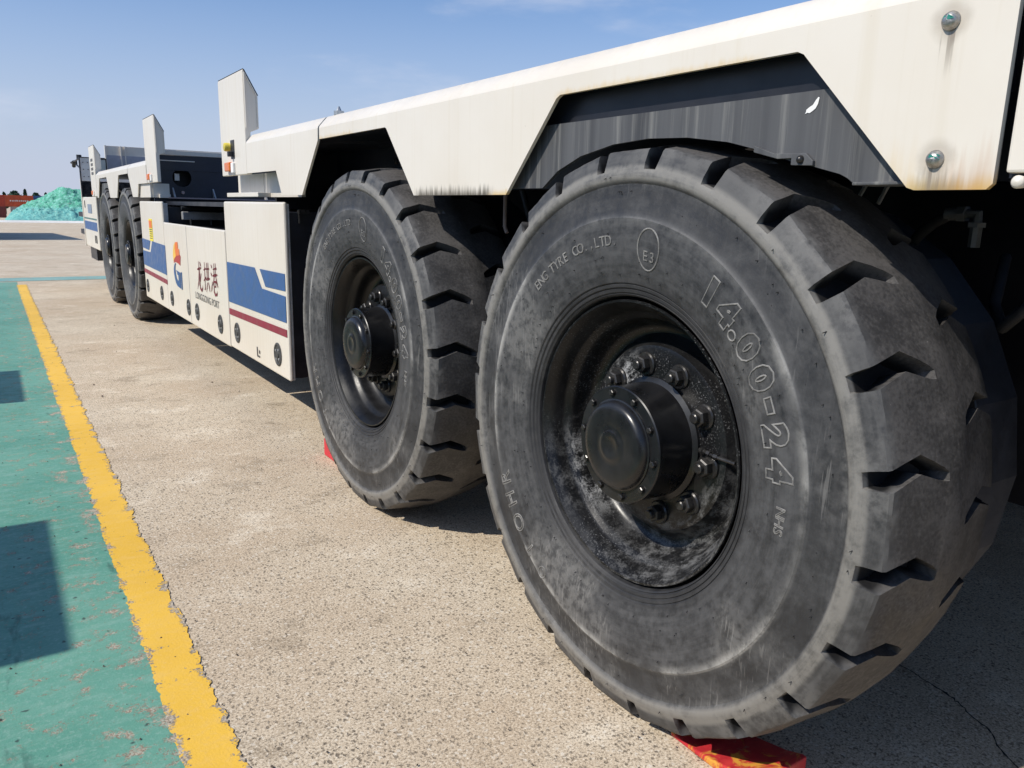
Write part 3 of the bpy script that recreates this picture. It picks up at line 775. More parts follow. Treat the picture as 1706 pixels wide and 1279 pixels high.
# ---- side lockers with stripes, sensors and lettering
def poly_sheet(pts, x=-0.0015, th=0.0014):
    return MB().prism(pts, 'x', x - th, x)
def disc_sensor(parent, y, z, r=0.061):
    s = part('round_sensor', MB().lathe([(0.0, r), (-0.004, r), (-0.006, r - 0.003), (-0.006, r - 0.010), (-0.002, r - 0.014), (-0.002, 0.022), (-0.008, 0.019), (-0.009, 0)], 28, y, z), M_DISC, smooth=40, parent=parent)
    for a in (0.6, 2.2, 3.9, 5.3):
        yy, zz = y + 0.032 * math.cos(a), z + 0.032 * math.sin(a)
        s2 = MB().box(-0.007, -0.001, yy - 0.007, yy + 0.007, zz - 0.005, zz + 0.005)
        part('sensor_tab', s2, M_ALU, parent=parent)
def locker(y0, y1, z0, z1, depth, body_z1):
    p = part('side_locker', MB().box(0.0, 0.019, y0, y1, z0, z1), M_WHITE, bevel=0.009)
    part('locker_body', MB().box(0.0195, depth, y0 + 0.012, y1 - 0.012, z0 + 0.012, body_z1), M_BLACK, parent=p)
    return p
P1 = locker(3.775, 4.925, 0.340, 1.218, 0.90, 1.17)
P2 = locker(4.950, 6.945, 0.332, 1.048, 0.42, 1.02)
P3 = locker(6.962, 8.060, 0.332, 1.212, 0.90, 1.17)
part('edge_trim', MB().box(0.020, 0.027, 3.774, 3.786, 0.345, 1.21), M_ALU, parent=P1)
part('edge_trim', MB().box(0.010, 0.045, 6.955, 6.9615, 0.345, 1.20), M_ALU, parent=P3)
part('door_seam', MB().box(-0.0012, 0.0005, 6.060, 6.070, 0.345, 1.04), plain('seam_shadow_gap', (0.45, 0.43, 0.40), 0.6), parent=P2)
part('side_bracket', MB().prism([(0.07, 1.185), (0.12, 1.185), (0.12, 1.165), (0.075, 1.165), (0.075, 1.12), (0.07, 1.12)], 'y', 3.755, 3.786), M_NUT, parent=P1)
def stripes(P, y0, y1, fy):
    zt0, zb0 = 0.862, 0.622
    # body of the blue band with the angled white step
    blue = [(y1, zt0 + 0.000), (4.315, zt0 + 0.008), (4.195, 0.768), (y0, 0.766), (y0, zb0 + 0.013), (y1, zb0)]
    blue2 = [(4.215, zt0 + 0.008), (4.122, 0.784), (y0, 0.792), (y0, zt0 + 0.014)]
    red = [(y1, 0.582), (y0, 0.600), (y0, 0.562), (y1, 0.544)]
    part('blue_stripe', poly_sheet([(fy(a), b) for a, b in blue]), M_BLUE, parent=P)
    part('blue_stripe', poly_sheet([(fy(a), b) for a, b in blue2]), M_BLUE, parent=P)
    part('maroon_stripe', poly_sheet([(fy(a), b) for a, b in red]), M_RED, parent=P)
stripes(P1, 3.788, 4.912, ident)
stripes(P3, 3.788, 4.912, lambda y: 8.047 - (y - 3.788) * 0.955 if False else 11.835 - y)
for y in (4.752, 3.955): disc_sensor(P1, y, 0.450)
for y in (5.165, 5.840, 6.130, 6.765): disc_sensor(P2, y, 0.447)
for y in (7.215, 7.925): disc_sensor(P3, y, 0.447)
# scuffed stencil mark on the near locker
part('stencil_mark', poly_sheet([(4.345, 0.43), (4.33, 0.43), (4.33, 0.385), (4.29, 0.385), (4.29, 0.375), (4.345, 0.375)]), M_GREY, parent=P1)
part('stencil_mark', poly_sheet([(4.305, 0.418), (4.285, 0.414), (4.285, 0.396), (4.305, 0.400)]), M_GREY, parent=P1)
# warning sticker on the far locker
stk = part('warning_sticker', MB().box(-0.003, 0.0, 7.46, 7.62, 0.872, 1.062), M_STICK, parent=P3)
part('sticker_panel', MB().box(-0.0042, -0.003, 7.47, 7.61, 0.985, 1.048), M_LOR, parent=P3)
for q in range(5):
    part('sticker_print', MB().box(-0.0042, -0.003, 7.475 + 0.002 * q, 7.605 - 0.012 * (q % 3), 0.968 - q * 0.019, 0.975 - q * 0.019), M_GREY, parent=P3)

# logo: flame above a blue letter shape; picture coordinates mapped on the locker face
def LG(px, py): return (6.610 - (px - 170) / 145 * 0.30, 0.905 - (py - 135) / 745 * 0.360 + (px - 170) / 145 * 0.012)
def logo(pts, mat, name, x=-0.0015):
    part(name, poly_sheet([LG(*p) for p in pts], x), mat, parent=P2)
logo([(178, 445), (172, 360), (180, 270), (198, 190), (228, 138), (220, 220), (222, 300), (228, 360), (205, 385), (188, 420)], M_LYEL, 'logo_flame_yellow')
logo([(229, 138), (272, 135), (276, 240), (295, 246), (297, 330), (270, 350), (248, 345), (230, 360), (224, 300), (222, 220)], M_LOR, 'logo_flame_orange')
logo([(231, 362), (249, 347), (270, 352), (298, 332), (312, 358), (304, 430), (298, 500), (262, 470), (225, 452), (195, 455), (177, 470), (189, 424), (207, 388)], M_LRED, 'logo_flame_red')
G = [(205, 470), (186, 500), (172, 560), (170, 630), (180, 720), (196, 790), (222, 835), (272, 862), (285, 860), (287, 612), (213, 582), (218, 600), (230, 612), (232, 650), (250, 660), (250, 740), (234, 748), (216, 715), (203, 650), (198, 570), (206, 505), (218, 478)]
logo(G, M_LBLUE, 'logo_letter')
logo([(296, 606), (316, 600), (314, 872), (296, 880)], M_LBLUE, 'logo_letter')

# three brush-written characters and the line beneath
def brush(strokes, oy, oz, w, h, nm):
    """strokes of (x, y, half width) in a unit square, drawn as tapered ribbons"""
    for st in strokes:
        # smooth resample
        P = []
        for i in range(len(st) - 1):
            for k in range(5):
                t = k / 5
                P.append(tuple(st[i][j] * (1 - t) + st[i + 1][j] * t for j in range(3)))
        P.append(st[-1])
        L, Rr = [], []
        for i, (x, y, hw) in enumerate(P):
            a = P[max(i - 1, 0)]; b = P[min(i + 1, len(P) - 1)]
            dx, dy = b[0] - a[0], b[1] - a[1]; l = math.hypot(dx, dy) or 1
            nx, ny = -dy / l, dx / l
            j = 1 + 0.25 * mnoise.noise(Vector((x * 9, y * 9, 1)))
            L.append((x + nx * hw * j, y + ny * hw * j)); Rr.append((x - nx * hw * j, y - ny * hw * j))
        vs = [(-0.0028, oy - w * (p[0] + 0.10 * p[1]), oz + h * p[1]) for p in L + Rr]
        k = len(L)
        fs = [(i, i + 1, k + i + 1, k + i) for i in range(k - 1)]
        part('brush_stroke', MB().add(vs, fs), M_CHAR, parent=P2)
long_ = [[(0.10, 0.70, .02), (0.45, 0.74, .045), (0.85, 0.80, .02)], [(0.42, 1.0, .03), (0.42, 0.65, .05), (0.30, 0.30, .04), (0.02, 0.0, .015)],
         [(0.52, 0.72, .03), (0.50, 0.30, .05), (0.55, 0.08, .05), (0.80, 0.0, .05), (0.98, 0.10, .04), (1.0, 0.22, .01)], [(0.80, 0.60, .03), (0.60, 0.35, .04), (0.35, 0.15, .01)], [(0.62, 0.98, .03), (0.75, 0.88, .05), (0.80, 0.84, .02)]]
gong = [[(0.02, 0.72, .02), (0.36, 0.80, .035)], [(0.20, 1.0, .03), (0.20, 0.10, .045), (0.10, 0.06, .02)], [(0.0, 0.36, .02), (0.38, 0.50, .035)], [(0.45, 0.78, .025), (0.98, 0.82, .03)],
        [(0.60, 1.0, .03), (0.60, 0.45, .045)], [(0.83, 1.02, .03), (0.82, 0.46, .045)], [(0.38, 0.42, .025), (0.70, 0.46, .05), (1.04, 0.50, .025)], [(0.62, 0.34, .03), (0.52, 0.16, .04), (0.40, 0.0, .012)], [(0.80, 0.36, .03), (0.92, 0.20, .05), (1.0, 0.06, .03)]]
gang = [[(0.06, 0.95, .03), (0.18, 0.86, .05)], [(0.0, 0.68, .03), (0.14, 0.60, .05)], [(0.0, 0.06, .02), (0.10, 0.22, .05), (0.22, 0.42, .015)], [(0.36, 0.82, .02), (0.92, 0.88, .035)], [(0.52, 1.02, .03), (0.50, 0.62, .04)], [(0.76, 1.04, .03), (0.74, 0.64, .04)],
        [(0.28, 0.60, .025), (0.65, 0.64, .045), (1.02, 0.68, .025)], [(0.52, 0.60, .03), (0.42, 0.42, .04), (0.26, 0.28, .012)], [(0.76, 0.62, .03), (0.90, 0.44, .05), (1.08, 0.28, .03)], [(0.46, 0.42, .03), (0.74, 0.44, .035), (0.73, 0.26, .035)], [(0.46, 0.26, .02), (0.74, 0.28, .03)], [(0.46, 0.42, .03), (0.45, 0.10, .05), (0.62, 0.0, .045), (0.90, 0.04, .045), (0.94, 0.16, .012)]]
brush(long_, 5.785, 0.615, 0.165, 0.20, 'a'); brush(gong, 5.575, 0.620, 0.165, 0.20, 'b'); brush(gang, 5.365, 0.625, 0.170, 0.20, 'c')

def text_mesh(body, size, align='LEFT', outline=None, ext=0.0, xs=1.0, shear=0.0, bold=0.0):
    cu = bpy.data.curves.new('t', 'FONT'); cu.body = body; cu.size = size; cu.align_x = align; cu.shear = shear
    cu.resolution_u = 3; cu.offset = bold
    if outline:
        cu.fill_mode = 'NONE'; cu.bevel_depth = outline; cu.bevel_resolution = 1
    elif ext: cu.extrude = ext
    ob = bpy.data.objects.new('t', cu); COL.objects.link(ob)
    bpy.context.view_layer.update()
    me = bpy.data.meshes.new_from_object(ob.evaluated_get(bpy.context.evaluated_depsgraph_get()))
    bpy.data.objects.remove(ob); bpy.data.curves.remove(cu)
    for v in me.vertices: v.co.x *= xs
    return me
def on_locker(me, y, z, x=-0.0028):
    for v in me.vertices: v.co = Vector((x - v.co.z, y - v.co.x, z + v.co.y))
    return me
tm = text_mesh('LONGGONG PORT', 0.068)
wdt = max(v.co.x for v in tm.vertices)
for v in tm.vertices: v.co.x *= 0.70 / wdt
part('port_name', None, M_GREY, me=on_locker(tm, 5.872, 0.545), parent=P2)

# parts above were given world coordinates under a child: shift them onto their parents
# (children of a child inherit its offset, so nothing more is needed)

# ------------------------------------------------------------------ wheels
NL = 24; PITCH = 2 * math.pi / NL
def tyre_mesh():
    # rows: (x, r, floor x, floor r or None, side) ; side 0 plain, 1 outer groove, 2 inner groove
    half = [(0.060, 0.333), (0.040, 0.341), (0.022, 0.3435), (0.014, 0.3455), (0.0105, 0.349), (0.0125, 0.3505), (0.0085, 0.3535), (0.0070, 0.360), (0.0090, 0.3615), (0.0045, 0.3645), (0.0030, 0.371), (0.0050, 0.3725), (0.0005, 0.3755), (-0.002, 0.385),
            (-0.010, 0.41), (-0.016, 0.44), (-0.020, 0.47), (-0.022, 0.50), (-0.022, 0.5175), (-0.0195, 0.5205), (-0.0165, 0.535), (-0.013, 0.555), (-0.010, 0.575), (-0.010, 0.590), (-0.0125, 0.5935), (-0.0165, 0.598), (-0.018, 0.604), (-0.0175, 0.612), (-0.0155, 0.618)]
    rows = [(x, r, None) for x, r in half]
    g = [(-0.0150, 0.620, (-0.0135, 0.6205)), (-0.0138, 0.624, (-0.002, 0.6215)), (-0.011, 0.634, (0.012, 0.622)), (-0.006, 0.648, (0.020, 0.622)), (-0.0020, 0.6615, (0.028, 0.622)), (0.0035, 0.6668, (0.033, 0.622)),
         (0.035, 0.6715, (0.048, 0.623)), (0.070, 0.6760, (0.072, 0.624)), (0.100, 0.6790, (0.100, 0.625)), (0.128, 0.6812, (0.124, 0.628)), (0.142, 0.6820, (0.136, 0.632))]
    rows += g
    rows += [(0.143, 0.6822, None), (0.160, 0.6828, None)]
    W = 0.352
    outer = rows
    inner = [(W - x, r - (0.012 * max(0.0, (0.165 - x) / 0.165) if r > 0.645 else 0.0), (None if fl is None else (W - fl[0], fl[1]))) for x, r, fl in reversed(rows)]
    allr = [(a, 1) for a in outer] + [((W / 2, 0.6832, None), 0)] + [(a, 2) for a in inner]
    def cen(x):      # groove centre line, degrees against the outer edge
        tab = [(-0.02, 0.0), (0.0, 0.0), (0.070, 1.7), (0.142, -0.9)]
        if x <= tab[0][0]: return tab[0][1]
        for (a, b), (c2, d) in zip(tab, tab[1:]):
            if x <= c2: return b + (d - b) * (x - a) / (c2 - a)
        return -0.9
    def hw(x):       # half width, degrees
        tab = [(-0.02, 1.0), (-0.012, 1.55), (0.0, 1.70), (0.070, 1.50), (0.125, 1.20), (0.142, 0.70)]
        if x <= tab[0][0]: return tab[0][1]
        for (a, b), (c2, d) in zip(tab, tab[1:]):
            if x <= c2: return b + (d - b) * (x - a) / (c2 - a)
        return 0.75
    vs, fs = [], []
    COLS = 14
    rj = random.Random(11)
    jit = [(rj.uniform(-0.25, 0.25), rj.uniform(0.86, 1.14), rj.uniform(-0.25, 0.25), rj.uniform(0.86, 1.14)) for _ in range(NL)]
    for (x, r, fl), side in allr:
        xx = x if side == 1 else W - x
        sh = 0.0
        if side == 1: sh = cen(xx)
        elif side == 2: sh = cen(xx)
        if side == 0: sh = -0.9
        w = hw(min(xx, 0.142)) if side else 0.75
        for k in range(NL):
            base = 24.4 + 15.0 * k
            pos = []
            for gi, off in ((1, 0.0), (2, 7.5)):
                ww = (w if side == gi else 0.9) * (jit[k][1] if gi == 1 else jit[k][3])
                off += jit[k][0] if gi == 1 else jit[k][2]
                pos += [(off - ww, gi, False), (off - ww * 0.86, gi, True), (off + ww * 0.86, gi, True), (off + ww, gi, False)]
                k2 = k if gi == 1 else (k + 1) % NL
                nx = 7.5 + jit[k2][2] if gi == 1 else 15.0 + jit[k2][0]
                lo, hi = off + ww, nx - (0.9 if side != (3 - gi) else w) * (jit[k2][3] if gi == 1 else jit[k2][1])
                for q in (1, 2, 3): pos.append((lo + (hi - lo) * q / 4, gi, False))
            for (u, gi, deep) in pos:
                X, RR = x, r
                if deep and fl is not None and side == gi: X, RR = fl
                t = R(base + u + sh)
                if RR > 0.645:                      # worn, flattened lugs with slightly chewed edges
                    ph = (u % 15.0) / 15.0 if side == 1 else ((u - 7.5) % 15.0) / 15.0
                    sag = 1 - (2 * ph - 1) ** 2 if side else 0.5
                    mid = min(1.0, abs(X - W / 2) / 0.06); sag = sag * mid + 0.5 * (1 - mid)
                    q = Vector((X * 14, math.cos(t) * 9, math.sin(t) * 9))
                    RR += -0.0052 * sag * min(1, (RR - 0.645) / 0.02) + 0.0022 * mnoise.noise(q) + 0.0012 * mnoise.noise(q * 4.1)
                vs.append((X, -RR * math.cos(t), RR * math.sin(t)))
    NC = COLS * NL
    for i in range(len(allr) - 1):
        for k in range(NC):
            fs.append((i * NC + k, i * NC + (k + 1) % NC, (i + 1) * NC + (k + 1) % NC, (i + 1) * NC + k))
    return MB().add(vs, fs).mesh('tyre', smooth=30)
ME_TYRE = tyre_mesh()
ME_TYRE.materials.append(M_RUB)
ME_TYRE2 = ME_TYRE.copy(); ME_TYRE2.materials.clear(); ME_TYRE2.materials.append(M_RUB2)
rimp = [(0.320, 0.330), (0.29, 0.31), (0.20, 0.305), (0.10, 0.312), (0.052, 0.318), (0.040, 0.324), (0.028, 0.331), (0.0195, 0.3365), (0.0160, 0.3350), (0.0165, 0.3305), (0.030, 0.322), (0.048, 0.312), (0.062, 0.309), (0.072, 0.304), (0.080, 0.294), (0.094, 0.288), (0.108, 0.287), (0.128, 0.280), (0.142, 0.266), (0.144, 0.252), (0.136, 0.240), (0.118, 0.230), (0.108, 0.224), (0.105, 0.215), (0.105, 0.135), (0.13, 0.12), (0.3, 0.12)]
ME_RIM = MB().lathe(rimp, 96).mesh('wheel_rim', smooth=40); ME_RIM.materials.append(M_RIM)
ME_RIMS = ME_RIM.copy(); ME_RIMS.materials.clear(); ME_RIMS.materials.append(M_RIMS)
ME_HUB = MB().lathe([(0.106, 0.150), (0.098, 0.150), (0.092, 0.1385), (0.006, 0.1370), (0.003, 0.1385), (-0.006, 0.1385), (-0.0085, 0.136), (-0.0085, 0.104)], 72, close_end=True).mesh('hub_drum', smooth=40)
ME_HUB.materials.append(M_HUB)
ME_CAP = MB().lathe([(-0.008, 0.109), (-0.011, 0.1085), (-0.0125, 0.105), (-0.018, 0.1035), (-0.026, 0.099), (-0.0305, 0.092), (-0.032, 0.082), (-0.0315, 0.050), (-0.0300, 0.040), (-0.0325, 0.036), (-0.0335, 0.028), (-0.0320, 0.020), (-0.0305, 0.010), (-0.0305, 0.0)], 64).mesh('hub_cap', smooth=50)
ME_CAP.materials.append(M_HUB)
def hexa(x0, x1, r, seg=6): return [(x0, r), (x1 + (0.002 if x0 > x1 else -0.002), r), (x1, r * 0.86)]
lug = MB().lathe([(0.106, 0.029), (0.100, 0.029), (0.097, 0.026), (0.097, 0.012)], 24).lathe([(0.0975, 0.0205), (0.080, 0.0205), (0.0775, 0.017), (0.0775, 0.010)], 6).lathe([(0.079, 0.0115), (0.068, 0.0115), (0.066, 0.009), (0.066, 0.0)], 14)
ME_LUG = lug.mesh('lug_nut', smooth=35); ME_LUG.materials.append(M_NUT)
cbm = MB().lathe([(-0.008, 0.0095), (-0.010, 0.0095)], 12).lathe([(-0.0095, 0.0078), (-0.0155, 0.0078), (-0.017, 0.006), (-0.017, 0.0)], 6)
ME_CB = cbm.mesh('cap_bolt', smooth=35); ME_CB.materials.append(M_NUT)
# valve / grease pipe lying on the disc
ME_PIPE = MB().tube([(0.098, -0.155, -0.005 + 0.02), (0.092, -0.175, 0.016), (0.094, -0.205, 0.012), (0.10, -0.255, 0.010)], 0.0045, 8).tube([(0.094, -0.163, 0.014), (0.092, -0.172, 0.016)], 0.008, 6).tube([(0.093, -0.182, 0.015), (0.093, -0.190, 0.014)], 0.007, 6).tube([(0.094, -0.200, 0.0125), (0.095, -0.210, 0.012)], 0.0065, 6).mesh('valve_pipe', smooth=40)
ME_PIPE.materials.append(M_NUT)

# raised sidewall writing
prof_side = [(0.385, -0.002), (0.41, -0.010), (0.44, -0.016), (0.47, -0.020), (0.50, -0.022), (0.5175, -0.022), (0.535, -0.0165), (0.6, -0.018)]
def side_x(r):
    for (a, b), (c2, d) in zip(prof_side, prof_side[1:]):
        if r <= c2: return b + (d - b) * (r - a) / (c2 - a)
    return -0.018
def bend(me, ang, rc, flip=False):
    """wrap a glyph, centred, on the sidewall at image angle ang (degrees), feet towards the hub"""
    xs = [v.co.x for v in me.vertices]; ysv = [v.co.y for v in me.vertices]
    cx, cy = (min(xs) + max(xs)) / 2, (min(ysv) + max(ysv)) / 2
    out = []
    for v in me.vertices:
        r = rc + (v.co.y - cy)
        t = R(ang) - (v.co.x - cx) / rc
        out.append((side_x(r) - v.co.z - 0.0004, -r * math.cos(t), r * math.sin(t)))
    return out
GLYPHS = []
def glyph(mb, name):
    me = mb.mesh(name, smooth=50); me.materials.append(M_LETT); GLYPHS.append((name, me))
def put(body, ang, rc, size, outline=0.0016, xs=1.0, shear=0.0, ext=0.0, name='sidewall_letter', bold=0.0):
    for k, ch in enumerate(body):
        if ch == ' ': continue
        me = text_mesh(ch, size, outline=None if ext else outline, xs=xs, ext=ext, shear=shear, bold=bold)
        glyph(MB().add(bend(me, ang - math.degrees(k * size * 0.62 * xs / rc), rc - (size * 0.28 if ch in '.,' else 0)), [tuple(p.vertices) for p in me.polygons]), name)
        bpy.data.meshes.remove(me)
for ch, a in (('1', 56.2), ('4', 49.0), ('.', 44.0), ('0', 38.8), ('0', 30.8), ('-', 24.2), ('2', 17.2), ('4', 9.0)):
    put(ch, a, 0.458, 0.078, 0.0018, xs=1.0, name='sidewall_digit', bold=0.0055)
put('NHS', -0.6, 0.466, 0.030, 0.0011)
put('TYRE CO.,LTD.', 124.2, 0.470, 0.033, ext=0.0014)
put('ENG', 133.5, 0.470, 0.033, ext=0.0014)
put('E3', 81.6, 0.444, 0.032, ext=0.0014)
for ch, a, sz in (('T', -130.0, 0.050), ('O', -139.2, 0.066), ('H', -147.2, 0.066), ('R', -154.6, 0.066)):
    put(ch, a, 0.500, sz, 0.0017)
# oval badge outline, emblem ring
def ring_line(ang, rc, a_r, b_r, w=0.0016, seg=28, part_of=1.0):
    pts = []
    for k in range(int(seg * part_of) + 1):
        t = 2 * math.pi * k / seg + 1.2
        r = rc + b_r * math.sin(t); q = R(ang) - a_r * math.cos(t) / rc
        pts.append((side_x(r) - 0.0004, -r * math.cos(q), r * math.sin(q)))
    glyph(MB().tube(pts, w, 6), 'sidewall_badge')
ring_line(80.8, 0.458, 0.033, 0.045, 0.0019)
ring_line(-121.3, 0.502, 0.015, 0.017, 0.0015)
ring_line(-121.3, 0.502, 0.008, 0.010, 0.0012, 18, 0.7)
# moulding whiskers
wh = MB()
for k in range(150):
    r = random.choice([0.392, 0.40, 0.43, 0.49, 0.545, 0.57, 0.613]) + random.uniform(-0.006, 0.006)
    t = random.uniform(0, 2 * math.pi)
    c0 = Vector((side_x(min(r, 0.6)) + (0.006 if 0.53 < r < 0.59 else 0.0), -r * math.cos(t), r * math.sin(t)))
    d = Vector((-0.005, random.uniform(-.003, .003), random.uniform(-.004, 0)))
    wh.tube([c0 + Vector((0.003, 0, 0)), c0 + d], [0.0013, 0.0007], 4)
ME_WH = wh.mesh('moulding_whiskers'); ME_WH.materials.append(M_DARKP)

def wheel(y, rim_me, turn=0.0, steer=0.0, detail=True):
    w = link('wheel', rim_me, None, vehicle, Vector((0, y, 0.675)) - VC, (0, 0, steer))
    link('tyre', ME_TYRE, None, w, rot=(turn, 0, 0))
    if detail:
        for nm, me in GLYPHS: link(nm, me, None, w, rot=(turn, 0, 0))
    tag(link('moulding_whiskers', ME_WH, None, w, rot=(turn * 1.3, 0, 0)), kind='stuff')
    link('hub_drum', ME_HUB, None, w)
    link('hub_cap', ME_CAP, None, w)
    for k in range(10):
        a = R(-6 + 36 * k)
        link('lug_nut', ME_LUG, None, w, (0, -0.180 * math.cos(a), 0.180 * math.sin(a)), (random.uniform(0, 1), 0, 0))
        a = R(-6 + 36 * k)
        link('cap_bolt', ME_CB, None, w, (0, -0.1225 * math.cos(a), 0.1225 * math.sin(a)), (random.uniform(0, 1), 0, 0))
    link('valve_pipe', ME_PIPE, None, w)
    return w
w1 = wheel(WY[0], ME_RIMS)
wheel(WY[1], ME_RIM, turn=R(4.0))
wheel(WY[2], ME_RIM, turn=R(7.0), detail=False)
wheel(WY[3], ME_RIM, turn=R(11.0), detail=False)
# brake drums behind the tyres and the wheels of the far side
ME_DRUM = MB().lathe([(0.40, 0.20), (0.42, 0.50), (0.42, 0.565), (0.435, 0.590), (0.60, 0.590), (0.62, 0.57), (0.64, 0.20)], 22).mesh('brake_drum')
ME_DRUM.materials.append(plain('drum_slate_paint', (0.030, 0.034, 0.046), 0.5, var=0.3))
for i, y in enumerate(WY):
    link('brake_drum', ME_DRUM, None, vehicle, Vector((0.0, y, 0.675)) - VC, (0.13 * i, 0, 0))
    w = link('far_side_wheel', ME_RIM, None, vehicle, Vector((3.0, y, 0.675)) - VC, (0, 0, math.pi))
    link('tyre', ME_TYRE2, None, w, rot=(R(9 + 2 * i), 0, 0))

# ------------------------------------------------------------------ wheel chocks
def chock(name, loc, rz, mat, label, L=0.26, Wd=0.30, H=0.11):
    # wedge with a hollowed, raised-lip top
    prof = [(0.0, 0.0), (L, 0.0), (L, H), (L - 0.012, H), (L * 0.80, H * 0.70), (L * 0.5, H * 0.36), (L * 0.2, H * 0.14), (0.0, 0.012)]
    mb = MB()
    mb.prism([(p[0], p[1]) for p in prof], 'x', 0.0, Wd)
    o = link(name, mb.mesh(name), mat, None, loc, (0, 0, rz), bevel=0.004)
    tag(o, label, 'wheel chock', 'red wheel chocks')
    return o
chock('wheel_chock', (0.090, 3.205, 0.003), 0.0, M_CHOCKP, 'plain red wheel chock behind the second wheel from the camera', L=0.36, Wd=0.26, H=0.085)
chock('wheel_chock', (0.190, 1.12, 0.003), math.pi, M_CHOCK, 'red wheel chock with worn yellow patches under the nearest wheel', L=0.26, Wd=0.15, H=0.055)

# ------------------------------------------------------------------ neighbour vehicle, out of frame on the left: only its shadow shows
nb = empty('neighbour_flatbed', (-4.5, 4.4, 0))
tag(nb, 'second white flatbed vehicle parked left of the green walkway, casting square post shadows', 'port vehicle')
def npart(name, mb, mat, bevel=None): return link(name, mb.mesh(name), mat, nb, (4.5, -4.4, 0), bevel=bevel)
npart('deck', MB().box(-5.9, -3.08, -3.0, 11.0, 1.15, 1.48), M_WHITE, 0.02)
npart('chassis', MB().box(-5.2, -3.9, -2.8, 10.8, 0.5, 1.15), M_BLACK, 0.02)
for y0 in (2.30, 5.50):
    npart('guide_post', MB().prism([(-3.04, 1.2), (-3.04, 1.93), (-3.05, 1.95), (-3.12, 1.82), (-3.12, 1.2)], 'y', y0, y0 + 1.06), M_WHITE, 0.004)
    npart('guide_post', MB().prism([(-5.94, 1.2), (-5.94, 1.94), (-5.86, 1.82), (-5.86, 1.2)], 'y', y0, y0 + 1.06), M_WHITE, 0.004)
for y in (-1.6, 0.0, 8.0, 9.6):
    for xo, rz in ((-3.12, math.pi), (-5.86, 0.0)):
        w = link('wheel', ME_RIM, None, nb, Vector((xo, y, 0.675)) - Vector((-4.5, 4.4, 0)), (0, 0, rz))
        link('tyre', ME_TYRE2, None, w)

# ------------------------------------------------------------------ far yard
def container(loc, rz, mat, label, L=6.06, H=2.76, letters=False, group=None, gap=0.0):
    o = empty('shipping_container', loc, (0, 0, rz))
    tag(o, label, 'container', group)
    mb = MB(); k = int(L / 0.28)
    # corrugated long sides
    for s in (0.0, 2.44):
        sg = 1 if s == 0.0 else -1
        pts = []
        for i in range(k):
            x = 0.1 + (L - 0.2) * i / k; d = (L - 0.2) / k
            pts += [(x, s + sg * 0.02), (x + d * 0.35, s + sg * 0.02), (x + d * 0.5, s + sg * 0.07), (x + d * 0.85, s + sg * 0.07)]
        pts.append((L - 0.1, s + sg * 0.02))
        vs = [(p[0], p[1], 0.15) for p in pts] + [(p[0], p[1], H - 0.12) for p in pts]
        m2 = len(pts)
        mb.add(vs, [(i, i + 1, m2 + i + 1, m2 + i) for i in range(m2 - 1)])
    mb.box(0.05, L - 0.05, 0.1, 2.34, 0.12, H - 0.06)
    link('corrugated_walls', mb.mesh('corrugated_walls'), mat, o)
    fr = MB()
    for x in (0.0, L - 0.12):
        for y in (0.0, 2.32): fr.box(x, x + 0.12, y, y + 0.12, 0.0, H)
    for z in (0.0, H - 0.12):
        for y in (0.0, 2.32): fr.box(0.12, L - 0.12, y + 0.004, y + 0.116, z, z + 0.14 if z == 0 else H)
    link('corner_frame', fr.mesh('corner_frame'), mat, o)
    if letters:
        lt = MB()
        xs = 1.0
        for q in range(9):
            wd = random.uniform(0.22, 0.34)
            hh = random.uniform(0.26, 0.36)
            lt.box(xs, xs + wd, 0.012, 0.018, 1.25, 1.25 + hh); xs += wd + random.uniform(0.1, 0.2)
        link('faded_lettering', lt.mesh('faded_lettering'), M_CLET, o)
    return o
GZ = -3.3
container((-3.46, 235, GZ + 2.77), 0, M_CRED, 'dull red container at the left edge, upper row of the far stack')
container((2.62, 235, GZ + 2.77), 0, M_CORG, 'orange red container with faded white lettering in the far stack', letters=True)
container((-3.46, 235, GZ), 0, M_CBRN, 'dark maroon container at the lower left of the far stack')
container((3.60, 235.4, GZ), 0, M_CGRY, 'pale grey container under the lettered orange one in the far stack')
container((8.80, 238, GZ + 2.77), 0, M_CBLU, 'small blue container right of the lettered orange one', L=6.06, H=2.76)
container((8.80, 236.5, GZ), 0, M_CRED, 'bright red container under the blue one beside the mound')
# shadow caster beyond the left edge
container((-1.30, 28.4, 0.0), R(95), M_CBLU, 'blue container standing left of the far teal line, casting a long shadow', L=6.06, H=2.6)

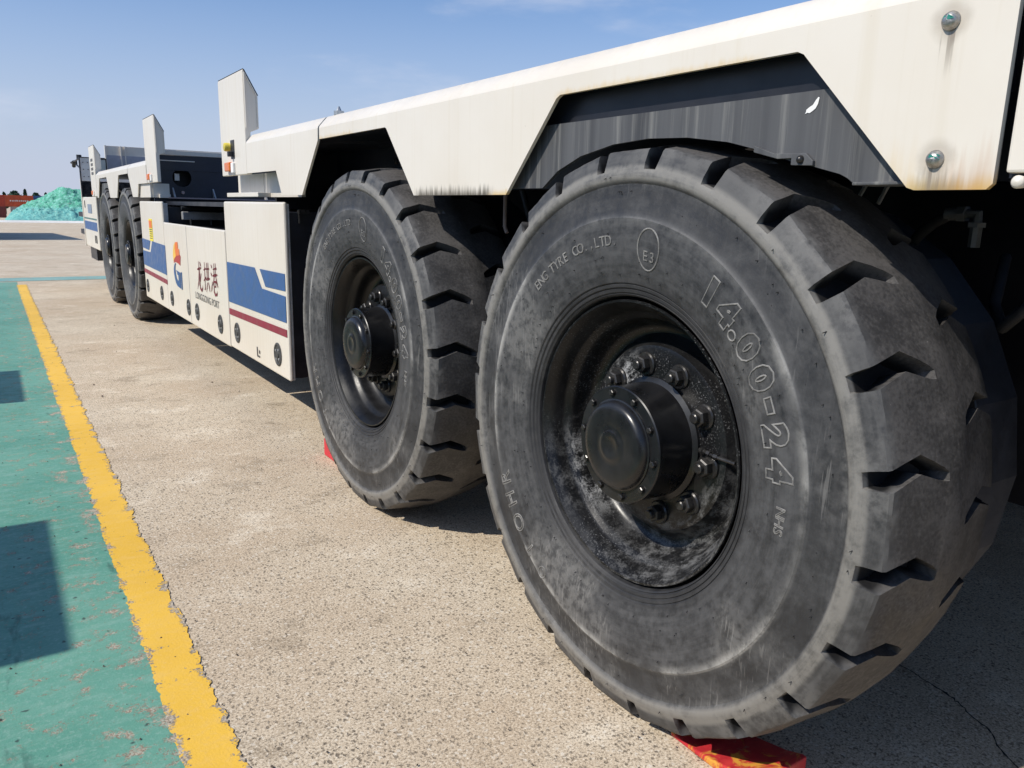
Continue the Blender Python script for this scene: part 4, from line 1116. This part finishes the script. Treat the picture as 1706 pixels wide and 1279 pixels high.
# green netted mound
def mound():
    nx, ny = 190, 90
    vs, fs = [], []
    gz = lambda y: -0.03 - (y - 52) * 0.01837
    for j in range(ny + 1):
        for i in range(nx + 1):
            u, v = i / nx, j / ny
            x = -0.6 + 21.0 * u; y = 73 + 26 * v
            # envelope
            a = min(1, max(0, (x - 0.1) / 4.6)); a = a ** 0.85
            b = min(1, max(0, (20.2 - x) / 4.5))
            c2 = min(1, max(0, v / 0.42)) ** 0.8; d = min(1, max(0, (1 - v) / 0.3))
            e = a * b * c2 * d
            p = Vector((x * 0.55, y * 0.35, 1.7))
            h = 2.75 * e * (0.92 + 0.16 * mnoise.noise(p))
            tnb = 1 - abs(mnoise.noise(Vector((x * 1.3, y * 0.9, 4)))) * 2
            tn2 = 1 - abs(mnoise.noise(Vector((x * 3.4, y * 2.2, 9)))) * 2
            k = min(1, e * 5)
            h += k * (0.30 * tnb + 0.16 * tn2 + 0.06 * mnoise.noise(Vector((x * 8, y * 5, 2))))
            if e <= 0: h = -0.05
            vs.append((x, y, gz(y) + h))
    for j in range(ny):
        for i in range(nx):
            q = j * (nx + 1) + i
            fs.append((q, q + 1, q + nx + 2, q + nx + 1))
    return MB().add(vs, fs).mesh('netted_mound', smooth=60)
tag(link('netted_mound', mound(), M_NET), 'big heap of material draped in green and teal netting', 'mound')

def far_tree(x, y, h, w, cone, label, seed):
    rnd = random.Random(seed)
    base = empty('far_tree', (x, y, GZ)); tag(base, label, 'tree', 'trees beyond the container stack')
    link('trunk', MB().tube([(0, 0, 0), (0.1, 0, h * 0.6), (0, 0, h * 0.95)], [0.22, 0.16, 0.05], 6).mesh('trunk'), M_BARK, base)
    mb = MB()
    for k in range(420):
        t = rnd.random() ** 0.8
        z = h * (0.28 + 0.72 * t)
        rad = w * ((1 - t) * 0.95 + 0.06 if cone else math.sqrt(max(0.02, 1 - (2 * t - 1) ** 2)))
        a = rnd.uniform(0, 6.28); q = rad * math.sqrt(rnd.random()) * rnd.uniform(0.75, 1.12)
        c0 = Vector((q * math.cos(a), q * math.sin(a), z))
        s = rnd.uniform(0.25, 0.6)
        d1 = Vector((rnd.gauss(0, 1), rnd.gauss(0, 1), rnd.gauss(0, 0.6))).normalized() * s
        d2 = d1.cross(Vector((rnd.gauss(0, 1), rnd.gauss(0, 1), rnd.gauss(0, 1)))).normalized() * s * 0.7
        mb.add([c0 - d1, c0 + d2, c0 + d1, c0 - d2], [(0, 1, 2, 3)])
    link('crown', mb.mesh('crown', recalc=False), M_LEAF, base)
for i, (x, h, w, cone, lab) in enumerate([
        (3.6, 6.5, 1.4, True, 'leftmost dark tree above the far containers'),
        (6.4, 7.1, 2.0, False, 'round green tree above the lettered orange container'),
        (9.3, 7.6, 1.0, True, 'tall pointed conifer above the far containers'),
        (12.2, 6.7, 1.5, False, 'low bushy tree right of the pointed conifer'),
        (15.0, 6.7, 1.4, True, 'small dark tree over the blue container'),
        (19.0, 6.4, 1.7, False, 'lowest dark tree just left of the netted mound')]):
    far_tree(x, 300, h, w, cone, lab, i + 3)
